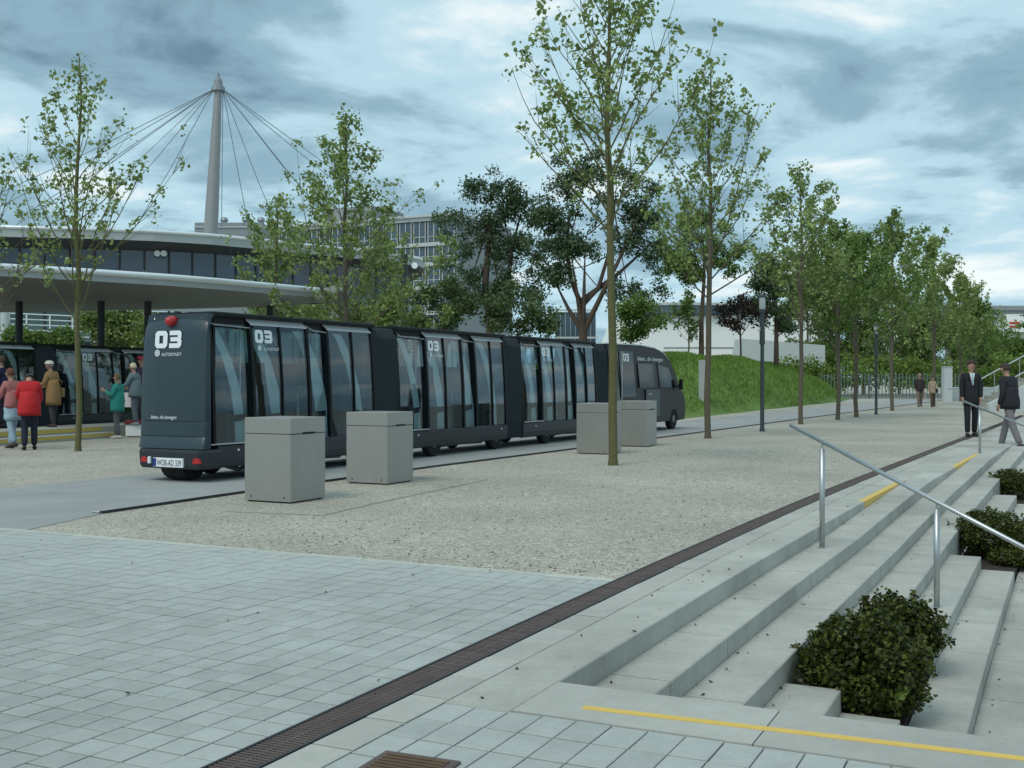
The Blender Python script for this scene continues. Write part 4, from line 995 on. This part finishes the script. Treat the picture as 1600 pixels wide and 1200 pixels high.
for i in range(26):
    p, q = ap[i] - b2, ap[i + 1] - b2; d = (q - p).normalized(); n_ = Vector((d.y, -d.x)) * .08; e1, e2 = p + d * .09, q - d * .09
    for z0, z1, mt in ((7.75, ZU - 1.17, m_paleglass), (.3, 6.95, m_greenglass)):
        MB().hexa([(*e1, z0), (*e2, z0), (*(e2 - n_), z0), (*(e1 - n_), z0), (*e1, z1), (*e2, z1), (*(e2 - n_), z1), (*(e1 - n_), z1)]).build('pane', mt, pav)
    g.hexa([(*(p - d * .07 + n_), 0), (*(p + d * .07 + n_), 0), (*(p + d * .07 - n_ * 2), 0), (*(p - d * .07 - n_ * 2), 0), (*(p - d * .07 + n_), ZU - 1.18), (*(p + d * .07 + n_), ZU - 1.18), (*(p + d * .07 - n_ * 2), ZU - 1.18), (*(p - d * .07 - n_ * 2), ZU - 1.18)])
g.build('mullions', m_steel_dark, pav)
bal = [p - b2 for p in inset(.06)]
g = MB()
for p, q, a, b in zip(bal[:-1], bal[1:], [x - b2 for x in wl[:-1]], [x - b2 for x in wl[1:]]):
    g.hexa([(*p, 7.0), (*q, 7.0), (*b, 7.0), (*a, 7.0), (*p, 7.6), (*q, 7.6), (*b, 7.6), (*a, 7.6)])
g.build('balcony', m_fascia, pav)
for z in (7.95, 8.3, 8.65): MB().tube([(*p, z) for p in bal], .035, 6).build('balcony_rail', m_silver, pav)
bp_ = along([p for p in bal], 26)
for p in bp_: MB().tube([(*p, 7.6), (*p, 8.66)], .03, 6).build('baluster', m_silver, pav)
for px, py in ((278, 390), (62, 385), (632, 425)):
    p = at(px, py, 92) - base; MB().tube([(p.x, p.y, 0), (p.x, p.y, ZU - 1.16)], .3, 12).build('column', m_steel_dark, pav)
for px in (246, 256, 648):
    p = at(px, 396 if px < 600 else 415, 89) - base; MB().lathe([(.24, -.1), (.26, 0), (.2, .1)], (p.x, p.y, p.z), 12, 'y').build('ceiling_lamp', m_white, pav)
# white railing and ground floor post seen under the canopy
a, b = at(4, 596, 55), at(135, 596, 58); d = b - a
t = thing('white_railing', 'white tubular railing with five bars under the canopy', 'railing', (a.x, a.y, 0), math.atan2(d.y, d.x))
for i in range(5): MB().tube([(0, 0, 3.65 + .27 * i), (d.length * 2.2, 0, 3.65 + .27 * i)], .03, 6).build('bar', m_white, t)
for i in range(9): MB().tube([(d.length * 2.2 * i / 8, 0, 3.4), (d.length * 2.2 * i / 8, 0, 4.75)], .035, 6).build('post', m_white, t)
MB().box((0, .05, 0), (d.length * 2.2, 2.5, 3.4)).build('terrace', m_steel_dark, t)
t = thing('white_column', 'thick pale round column beside the white railing', 'column', at(8, 596, 50) * Vector((1, 1, 0)) if False else (at(8, 596, 50).x, 50, 0)); MB().lathe([(.2, 0), (.2, 4.6)], (0, 0, 0), 16).build('shaft', m_pale, t)
t.children[0].name = 'shaft'
# mast with stay cables
mt_ = thing('cable_mast', 'tall leaning tapered steel mast with fan of stay cables', 'mast', (at(316, 596, 96).x, 96, 0))
bz = Vector((at(316, 596, 96).x, 96, 0)); tp = at(341, 138, 96) - bz; t0 = Vector((0, 0, 0))
o = MB().tube([t0, t0.lerp(tp, .3), t0.lerp(tp, .6), t0.lerp(tp, .85), tp], [.60, .62, .58, .42, .30], 20).build('shaft', m_mast, mt_); smooth_by_angle(o, 50)
MB().lathe([(.30, -.3), (.62, -.25), (.55, .1), (.42, .2), (.34, .7), (.16, .95), (.10, 1.3), (.02, 1.4)], tuple(tp), 12).build('head', m_cable, mt_)
for px, py, Y in ((-110, 352, 88), (-60, 354, 90), (20, 355, 92), (30, 340, 100), (95, 357, 92), (150, 352, 98), (215, 350, 104), (346, 362, 100), (392, 372, 100), (440, 372, 102), (520, 352, 108), (545, 380, 104), (640, 372, 112), (690, 380, 112)):
    e = at(px, py, Y) - bz; s_ = tp + Vector((.4 if px > 341 else -.4, 0, -.1))
    mid = s_.lerp(e, .5) - Vector((0, 0, .25)); MB().tube([s_, mid, e], .032, 5).build('stay_cable', m_cable, mt_)
# roof plant behind the pavilion
t = thing('roof_plant', 'grey rooftop plant housing with small vents beside the mast', 'plant housing', (at(357, 596, 125).x, 125, 0))
MB().bbox((-3.8, 0, 0), (3.8, 6, 19.2), .05).build('housing', m_grey_wall, t)
for x in (-1.0, 1.5, 3.2): MB().lathe([(.3, 19.2), (.35, 19.6), (.5, 19.65), (.35, 20.0), (.05, 20.1)], (x, 2, 0), 10).build('vent', m_cable, t)
MB().box((-3.9, -.1, 18.6), (3.9, -.02, 18.75)).build('trim', m_pale, t)

# ================================================================== OFFICE BLOCK
B = Vector((at(712, 596, 160).x, 160)); A = Vector((at(400, 596, 176).x, 176)); d = B - A; Ln = d.length
off = thing('office_block', 'grey four-storey office block with rows of tall windows behind the pavilion', 'building', (A.x, A.y, 0), math.atan2(d.y, d.x))
MB().box((0, .3, 0), (Ln, 18, 25.2)).build('wall', m_grey_wall, off)
for z in (24.7, 21.0, 18.1, 14.7, 11.0, 7.3): MB().box((-.3, -.25, z), (Ln + .3, .298, z + .55)).build('floor_band', m_pale, off)
MB().box((Ln * .30, 3, 25.2), (Ln * .55, 12, 28.2)).build('penthouse', m_grey_wall, off)
MB().box((-.4, -.6, 25.25), (Ln + .4, 18.3, 25.6)).build('roof', m_pale, off)
nw = 15
for z0, z1 in ((21.55, 24.7), (18.65, 21.0), (15.25, 18.1), (11.55, 14.7), (7.85, 11.0)):
    gz = MB(); w1 = Ln / nw
    gz.box((.25, .05, z0 + .15), (w1 - .25, .297, z1 - .15), 0)
    for k in (0, .5, 1): gz.box((.2 + (w1 - .46) * k - .03, -.05, z0 + .1), (.2 + (w1 - .46) * k + .09, .05, z1 - .1), 1)
    gz.box((.2, -.05, z0 + .8), (w1 - .2, .05, z0 + .9), 1)
    me = gz.mesh('window', [m_facglass, m_pale])
    for i in range(nw): o = link('window', me, off); o.location = (i * w1, 0, 0)
# second wing, closer and lower, seen right of the pavilion roof
# ================================================================== WHITE HALL AND GLASS HALL
t = thing('white_hall', 'low bright white hall with flat roof behind the mound', 'building', (at(930, 596, 130).x, 130, 0))
W_ = at(1300, 596, 130).x - at(930, 596, 130).x
MB().prism([(0, 0), (1.2, 5.0), (2.6, 8.6), (W_, 8.9), (W_, 0)], 0, 12).build('wall', m_whitewall, t)
MB().box((5.5, -.8, 9.2), (W_ * .66, 12, 10.2)).build('roof', m_facglass, t)
MB().box((5.3, -1.0, 10.2), (W_ * .67, 12.2, 10.5)).build('roof_edge', m_pale, t)
MB().box((8, -.05, 5.2), (W_, -.01, 5.35)).build('joint', m_grey_wall, t)
t = thing('concrete_base', 'pale grey sloping concrete base on the mound top', 'retaining wall', (at(1150, 596, 100).x, 100, 0))
MB().prism([(-.5, 0), (8, 0), (8, 4.6), (.5, 5.2)], 0, 3).build('wall', m_pale, t)
gh = thing('glass_hall', 'bluish glass hall with curved corner behind the forked pine', 'building', (at(868, 596, 126).x, 126, 0))
for i in range(8):
    x = i * .58; dy = .02 * i * i
    MB().box((x, dy, 0), (x + .53, dy + .3, 9.2)).build('pane', m_facglass, gh)
    MB().box((x + .535, dy - .1, 0), (x + .575, dy + .35, 9.3)).build('mullion', m_pale, gh)
for z in (3.0, 6.2, 9.3): MB().box((-.1, -.25, z), (4.8, -.12, z + .2)).build('floor_band', m_pale, gh)
# far right building with red sign
t = thing('flat_roofed_building', 'pale flat-roofed building with red and white sign, beyond the trees', 'building', (at(1528, 596, 150).x, 150, 0))
MB().box((0, 0, 7.0), (26, 14, 10.9)).build('upper_wall', m_pale, t)
MB().box((-.6, -.8, 10.9), (26, 14.5, 11.5)).build('roof', m_grey_wall, t)
MB().box((3.4, -.5, 8.0), (26, -.02, 10.4)).build('sign_board', m_whitewall, t)
MB().box((4.05, -.6, 8.55), (5.35, -.51, 9.35)).build('sign', m_signred, t)
MB().box((4.05, -.66, 8.85), (5.35, -.605, 9.02)).build('sign_bar', m_white, t)
MB().box((1, 2, 0), (26, 14, 6.99)).build('lower_wall', m_soffit, t)
for i in range(6): MB().box((2.8 + i * 3.4, -.2, 0), (3.2 + i * 3.4, .2, 6.99)).build('pillar', m_pale, t)

# ================================================================== BOARDING PLATFORM
fa, fb = Vector((-13.2, 16.0)), Vector((-9.54, 26.72)); d = (fb - fa).normalized(); n_ = Vector((-d.y, d.x)); Lp = (fb - fa).length
t = thing('boarding_platform', 'raised grey boarding platform with faded yellow stripes along its steps', 'platform', (fa.x, fa.y, 0), math.atan2(d.y, d.x))
MB().bbox((0, .34, 0), (Lp + 2.6, 1.5, .28), .012).build('deck', m_slab, t)
MB().bbox((0, 0, 0), (Lp, .338, .14), .012).build('step', m_slab, t)
MB().box((0, -.004, .05), (Lp - .01, -.001, .12)).build('yellow_stripe', m_yellow_old, t)
MB().box((0, .335, .17), (Lp - .01, .3385, .262)).build('yellow_stripe', m_yellow_old, t)
p = G(196, 682.5)
t = thing('low_bench', 'low white bench with dark red top beside the rear panel', 'bench', p, R(10)); MB().bbox((0, 0, .02), (1.5, .45, .30), .015).build('base', m_whitewall, t); MB().bbox((-.02, -.02, .30), (1.52, .47, .40), .012).build('top', m_bench_red, t); MB().box((.04, .04, 0), (1.46, .41, .02)).build('plinth', m_black, t)

# ================================================================== PEOPLE
def skin_mesh(vs, es, rs, sub=1):
    me = bpy.data.meshes.new('sk'); me.from_pydata(vs, es, []); o = bpy.data.objects.new('sk', me); COL.objects.link(o)
    md = o.modifiers.new('skin', 'SKIN'); md.use_smooth_shade = True
    sv = me.skin_vertices[0].data
    for i, r_ in enumerate(rs): sv[i].radius = (r_, r_) if not isinstance(r_, tuple) else r_; sv[i].use_root = (i == 0)
    s2 = o.modifiers.new('sub', 'SUBSURF'); s2.levels = s2.render_levels = sub
    bpy.context.view_layer.update()
    ev = o.evaluated_get(bpy.context.evaluated_depsgraph_get()); m2 = bpy.data.meshes.new_from_object(ev)
    bpy.data.objects.remove(o); return m2
SKIN = M('skin', (.42, .24, .17), .6, var=.08, scale=20)
def person(label, pos, H, face, top, legs, shoe, hair, stride=.14, lean=0., arms=((5, 15), (5, 15)), coat=.0, hat=None, group='people on the square', bag=None, suit=False, head=0., wrap=None, jr=1.0):
    k = H / 1.75
    t = thing('person', label, 'person', pos, R(face), group)
    mc_ = lambda c, nm: M(nm + '_%d_%d_%d' % tuple(int(q * 255) for q in c), c, .8, var=.15, scale=12)
    mtop, mleg, msh, mh = mc_(top, 'cloth'), mc_(legs, 'cloth'), mc_(shoe, 'leather'), mc_(hair, 'hair')
    def bend(p):
        x, y, z = p; dz = z - .95; a = R(lean) ; return (x, y + dz * math.sin(a), .95 + dz * math.cos(a))
    J = {}
    for n, p in dict(pel=(0, 0, .95), wai=(0, 0, 1.10), che=(0, 0, 1.30), nb=(0, -.01, 1.45), nk=(0, 0, 1.51), h1=(0, .025, 1.57), h2=(0, .02, 1.64), h3=(0, .005, 1.70)).items(): J[n] = bend(p)
    a = R(head)
    for n in ('h1', 'h2', 'h3'):
        x, y, z = J[n]; y0, z0 = J['nk'][1], J['nk'][2]; J[n] = (x, y0 + (y - y0) * math.cos(a) + (z - z0) * math.sin(a), z0 - (y - y0) * math.sin(a) + (z - z0) * math.cos(a))
    for s, (n, sg) in enumerate((('L', -1), ('R', 1))):
        J['s' + n] = bend((.165 * sg, -.01, 1.41)); f, e = arms[s]
        x, y, z = J['s' + n]; fa_, ea_ = R(f + lean * .3), R(f + e + lean * .3)
        J['e' + n] = (x + .045 * sg, y + .28 * math.sin(fa_), z - .28 * math.cos(fa_))
        J['w' + n] = (J['e' + n][0] - .01 * sg, J['e' + n][1] + .25 * math.sin(ea_), J['e' + n][2] - .25 * math.cos(ea_))
        J['p' + n] = (J['w' + n][0] - .005 * sg, J['w' + n][1] + .075 * math.sin(ea_), J['w' + n][2] - .075 * math.cos(ea_))
        st = stride * sg
        J['i' + n] = (.085 * sg, 0, .90); J['k' + n] = (.095 * sg, st * .55 + (.05 if st < 0 else .02), .49 + abs(st) * .03)
        lift = .05 if st < -.1 else 0
        J['a' + n] = (.10 * sg, st, .085 + lift); J['t' + n] = (.107 * sg, st + .10, .03 + lift * .6); J['b' + n] = (.10 * sg, st - .045, .045 + lift)
    def sk(names, edges, rad, name, mat):
        idx = {n: i for i, n in enumerate(names)}
        me = skin_mesh([tuple(c * k for c in J[n]) for n in names], [(idx[a], idx[b]) for a, b in edges], [rad[n] * k for n in names])
        me.materials.append(mat); return me
    # body: one continuous skin with fingers and face
    nm = ['pel', 'wai', 'che', 'nb', 'nk', 'h1', 'h2', 'h3'] + [a + b for b in 'LR' for a in 'sewpikat']
    ed = [('pel', 'wai'), ('wai', 'che'), ('che', 'nb'), ('nb', 'nk'), ('nk', 'h1'), ('h1', 'h2'), ('h2', 'h3')]
    for b in 'LR': ed += [('che', 's' + b), ('s' + b, 'e' + b), ('e' + b, 'w' + b), ('w' + b, 'p' + b), ('pel', 'i' + b), ('i' + b, 'k' + b), ('k' + b, 'a' + b), ('a' + b, 't' + b)]
    rd = dict(pel=.12, wai=.105, che=.12, nb=.06, nk=.05, h1=.072, h2=.092, h3=.065)
    for b in 'LR': rd.update({'s' + b: .055, 'e' + b: .042, 'w' + b: .03, 'p' + b: .036, 'i' + b: .082, 'k' + b: .055, 'a' + b: .032, 't' + b: .014})
    me = sk(nm, ed, rd, 'body', SKIN)
    g = MB()
    for b, sg in (('L', -1), ('R', 1)):
        P, W_ = Vector(J['p' + b]) * k, Vector(J['w' + b]) * k; dd = (P - W_).normalized(); sx = Vector((0, 1, 0)) - dd * dd.y; sx = sx.normalized() if sx.length > .1 else Vector((0, 0, 1))
        for f in range(4):
            q = P + sx * (f - 1.5) * .019 * k; ln = (.055, .068, .064, .05)[f] * k
            g.tube([q, q + dd * ln * .55, q + dd * ln + Vector((-sg * .012 * k, 0, 0))], [.0095 * k, .009 * k, .006 * k], 5)
        q = W_.lerp(P, .45) + sx * .03 * k; g.tube([q, q + (sx * .8 + dd * .6) * .03 * k, q + (sx * .6 + dd) * .05 * k], [.011 * k, .010 * k, .007 * k], 5)
    hc = Vector(J['h2']) * k; up = (Vector(J['h3']) - Vector(J['h1'])).normalized(); fw = Vector((1, 0, 0)).cross(up) * -1; fw = -fw if fw.y < 0 else fw
    def fp(x, y, z): return hc + (Vector((1, 0, 0)) * x + fw * y + up * z) * k
    g.tube([fp(0, .085, .0), fp(0, .112, -.025), fp(0, .09, -.032)], [.008 * k, .013 * k, .008 * k], 6)
    for x in (-.092, .092): g.lathe([(.006 * k, -.01 * k), (.028 * k, 0), (.006 * k, .01 * k)], fp(x, 0, -.015), 8, 'x')
    for x in (-.033, .033): g.lathe([(.004 * k, -.006 * k), (.011 * k, 0), (.004 * k, .006 * k)], fp(x, .083, .012), 8, 'y', 1)
    g.tube([fp(-.025, .083, -.058), fp(0, .09, -.060), fp(.025, .083, -.058)], .006 * k, 5, 2)
    m2 = g.mesh('x', [SKIN])
    bm = bmesh.new(); bm.from_mesh(me); bm.from_mesh(m2); bm.to_mesh(me); bm.free()
    me.materials.append(M('eye', (.02, .015, .012), .3)); me.materials.append(M('lips', (.28, .10, .09), .5))
    body = link('body', me, t)
    # hair
    g = MB(); n = 14; rings = []
    for i in range(7):
        ph = math.pi * .5 * i / 6.5; ring = []
        for j in range(n):
            th = 2 * math.pi * j / n; fr_ = max(0, math.sin(th)); rr_ = .103 * math.sin(ph + .06)
            ring.append(fp(rr_ * math.cos(th) * .93, rr_ * math.sin(th) * (1.04 - .10 * fr_) - .012, .115 * math.cos(ph) + .005 + (.035 * fr_ - .055 * (1 - fr_)) * (ph / 1.5) ** 3))
        rings.append(ring)
    if not hat or hat[1] != 'cap': link('hair', g.loft(rings).mesh('hair', mh, True), t)
    if hat:
        mm = mc_(hat[0], 'hat'); g = MB(); g.loft([[fp(r_ * math.cos(6.2832 * j / n), r_ * math.sin(6.2832 * j / n) - .005, z) for j in range(n)] for r_, z in ((.125 if hat[1] == 'brim' else .105, .045), (.112, .05), (.11, .09), (.09, .125), (.03, .14))])
        if hat[1] == 'cap': g.loft([[fp(-.07, .07, .045), fp(.07, .07, .045), fp(.05, .18, .03), fp(-.05, .18, .03)], [fp(-.07, .07, .055), fp(.07, .07, .055), fp(.05, .18, .04), fp(-.05, .18, .04)]])
        link('hat', g.mesh('hat', mm, True), t)
    # trousers, shoes, jacket
    J['cf'] = (0, .02, .90 - coat); J['cm'] = (0, .02, .935); J['cuL'] = tuple(Vector(J['aL']) + Vector((0, 0, -.012))); J['cuR'] = tuple(Vector(J['aR']) + Vector((0, 0, -.012)))
    nm = ['pel', 'wai'] + [a + b for b in 'LR' for a in ('i', 'k', 'cu')]
    ed = [('pel', 'wai')] + [e for b in 'LR' for e in (('pel', 'i' + b), ('i' + b, 'k' + b), ('k' + b, 'cu' + b))]
    rd = dict(pel=.138, wai=.115); [rd.update({'i' + b: .102, 'k' + b: .078, 'cu' + b: .068}) for b in 'LR']
    link('trousers', sk(nm, ed, rd, 'tr', mleg), t)
    for b in 'LR':
        A_ = Vector(J['a' + b]); T_ = Vector(J['t' + b]); lift = A_.z - .085; rings = []
        for f, hw, hh in ((0, .030, .075), (.12, .040, .095), (.35, .044, .098), (.55, .047, .070), (.8, .048, .052), (1, .028, .035)):
            y = A_.y - .075 + .275 * f; z0 = lift * (1 - f * .7); x = A_.x + .015 * f * (1 if b == 'R' else -1)
            rings.append([((x + hw * math.cos(t_)) * k, y * k, (z0 + max(0, hh * .5 + hh * .5 * math.sin(t_))) * k) for t_ in [6.2832 * q / 10 for q in range(10)]])
        o_ = MB().loft(rings).build('shoe', msh, t, True)
    nm = ['wai', 'che', 'nb'] + [a + b for b in 'LR' for a in 'sew']
    ed = [('wai', 'che'), ('che', 'nb')] + [e for b in 'LR' for e in (('che', 's' + b), ('s' + b, 'e' + b), ('e' + b, 'w' + b))]
    rd = dict(wai=.145 * jr, che=.150 * jr, nb=.075); [rd.update({'s' + b: .076 * jr, 'e' + b: .062 * jr, 'w' + b: .048 * jr}) for b in 'LR']
    me = sk(nm, ed, rd, 'ja', mtop)
    g = MB(); zb_ = .88 - coat; rings = []                                   # the skirts of the jacket, down to the hem
    for i in range(7):
        f = i / 6; z = 1.27 + (zb_ - 1.27) * f; c_ = bend((0, 0, z)) if z > .95 else (0, .012, z)
        rx, ry = (.148 + .032 * min(1, f * 1.6)) * jr, (.132 + .022 * min(1, f * 1.8)) * jr
        rings.append([((c_[0] + rx * math.cos(q) * (1 + .02 * math.sin(5 * q + i))) * k, (c_[1] + ry * math.sin(q) * (1 + .03 * math.sin(4 * q + 2 * i))) * k, c_[2] * k) for q in [6.2832 * j / 18 for j in range(18)]])
    rings.append([(x * .86, y * .86, z + .02) for x, y, z in rings[-1]])
    m2 = g.loft(rings).mesh('hem', mtop, True)
    bm = bmesh.new(); bm.from_mesh(me); bm.from_mesh(m2); bm.to_mesh(me); bm.free()
    link('jacket', me, t)
    if suit:
        bp = lambda x, y, z: Vector(bend((x, y, z))) * k
        g = MB(); g.loft([[bp(-.055, .12, 1.46), bp(.055, .12, 1.46), bp(0, .175, 1.17)], [bp(-.05, .10, 1.46), bp(.05, .10, 1.46), bp(0, .13, 1.17)]]); g.build('shirt', m_white, t)
        g = MB(); g.loft([[bp(-.014, .13, 1.46), bp(.014, .13, 1.46), bp(.02, .185, 1.22), bp(0, .188, 1.18), bp(-.02, .185, 1.22)], [bp(-.014, .12, 1.46), bp(.014, .12, 1.46), bp(.02, .17, 1.22), bp(0, .17, 1.18), bp(-.02, .17, 1.22)]]); g.build('tie', mc_((.25, .38, .42), 'silk'), t)
    if wrap:
        g = MB(); rings = []
        for i in range(6):
            z = .62 + i * .085; rr_ = .20 - .012 * i + .015 * (i % 2); rings.append([((rr_ + .02 * math.sin(5 * j + i)) * k * math.cos(6.2832 * j / 14), (rr_ * .8) * k * math.sin(6.2832 * j / 14), z * k) for j in range(14)])
        link('tied_jacket', g.loft(rings).mesh('tied_jacket', mc_(wrap, 'cloth'), True), t)
    if bag:
        c, side, kind = bag; w0 = Vector(J['w' + side]) * k; sg = 1 if side == 'R' else -1; g = MB()
        if kind == 'carrier':
            x, y, z = w0.x + .03 * sg, w0.y, w0.z - .12
            g.hexa([(x - .03, y - .15, z - .36), (x + .03, y - .15, z - .36), (x + .03, y + .15, z - .36), (x - .03, y + .15, z - .36), (x - .012, y - .13, z), (x + .012, y - .13, z), (x + .012, y + .13, z), (x - .012, y + .13, z)])
            g.tube([(x, y - .08, z), (x, y, z + .10), (x, y + .08, z)], .006, 5)
        else:
            x, y, z = .20 * sg * k, -.02, .92 * k; g.bbox((x - .05, y - .13, z - .11), (x + .05, y + .13, z + .11), .02); s0 = Vector(J['s' + ('L' if side == 'R' else 'R')]) * k
            g.tube([(x, y, z + .1), (x * .6, -.17 * k, 1.2 * k), (s0.x * .7, s0.y - .02, s0.z + .07)], .011, 5)
        link('bag', g.mesh('bag', mc_(c, 'bag')), t)
    return t
BLK = (.012, .013, .018)
person('person in dark suit with pale tie striding beside the handrail', G(1517, 682, .016), 1.84, 172, BLK, (.012, .012, .016), (.01, .01, .01), (.05, .03, .02), .10, 0, ((4, 10), (4, 10)), .16, suit=True, group='people by the steps')
person('person in dark jacket and grey trousers climbing the steps, seen from behind', G(1579, 703, -.10), 1.85, 28, (.016, .017, .022), (.17, .16, .17), (.012, .012, .012), (.05, .035, .03), .30, 9, ((-14, 35), (-6, 20)), .06, group='people by the steps', jr=1.12)
person('person in dark open jacket and tan trousers walking with a companion', G(1437, 635.5), 1.78, 175, (.035, .025, .03), (.19, .15, .12), BLK, (.32, .25, .22), .16, 0, ((3, 8), (3, 8)), .05, bag=((.5, .38, .34), 'L', 'carrier'), group='people by the steps')
person('person in light patterned jacket with dark shoulder bag walking with a companion', G(1457, 636), 1.62, 180, (.34, .27, .19), (.10, .075, .05), BLK, (.05, .035, .025), .14, 0, ((12, 60), (3, 10)), .12, bag=(BLK, 'L', 'shoulder'), group='people by the steps')
PF = .284
person('person in bright red jacket bending forward beside the slim tree', G(46, 703), 1.60, 25, (.50, .018, .022), (.018, .022, .04), BLK, (.05, .04, .04), .10, 14, ((22, 60), (12, 50)), .14, head=50, jr=1.30)
person('person with pale blue jacket tied round the waist beside the red jacket', G(20, 701), 1.62, 60, (.42, .16, .16), (.30, .42, .50), (.04, .03, .025), (.14, .05, .04), .20, 6, ((15, 50), (10, 40)), .0, wrap=(.32, .46, .55))
person('person in tan coat and pale sun hat on the platform with shoulder bag', G(84, 667, PF), 1.54, 75, (.30, .18, .075), (.045, .04, .045), (.05, .04, .035), (.25, .22, .2), .08, 10, ((10, 75), (8, 70)), .30, hat=((.62, .60, .54), 'brim'), bag=((.26, .16, .08), 'R', 'shoulder'), jr=1.18)
person('person in grey shirt waiting behind the tan coat on the platform', G(63, 662, PF), 1.70, 80, (.20, .20, .22), (.03, .03, .04), BLK, (.13, .05, .05), .06, 0, ((15, 60), (15, 50)), .05)
person('person in teal jacket talking at the end of the yellow stripes', G(184, 685), 1.54, 85, (.025, .235, .20), (.10, .10, .115), (.5, .48, .45), (.14, .10, .06), .08, 0, ((15, 110), (10, 85)), .16, jr=1.2)
person('person in grey-blue jacket holding a white bag on the platform', G(212, 664, PF), 1.52, 80, (.14, .19, .21), (.11, .13, .16), (.3, .3, .3), (.55, .50, .36), .08, 6, ((20, 40), (20, 45)), .10, bag=((.72, .70, .72), 'R', 'carrier'), jr=1.15)
person('person in pink cap standing behind the grey-blue jacket on the platform', G(221, 659, PF), 1.72, 80, (.10, .07, .10), (.05, .05, .06), BLK, (.1, .05, .04), .06, 0, ((10, 30), (10, 30)), .05, hat=((.55, .06, .13), 'cap'))
person('person in dark blue coat by the parked road train, behind the tied jacket', G(2, 668, PF), 1.66, 95, (.018, .02, .06), (.02, .02, .04), BLK, (.08, .05, .04), .08, 0, ((10, 30), (10, 30)), .2)
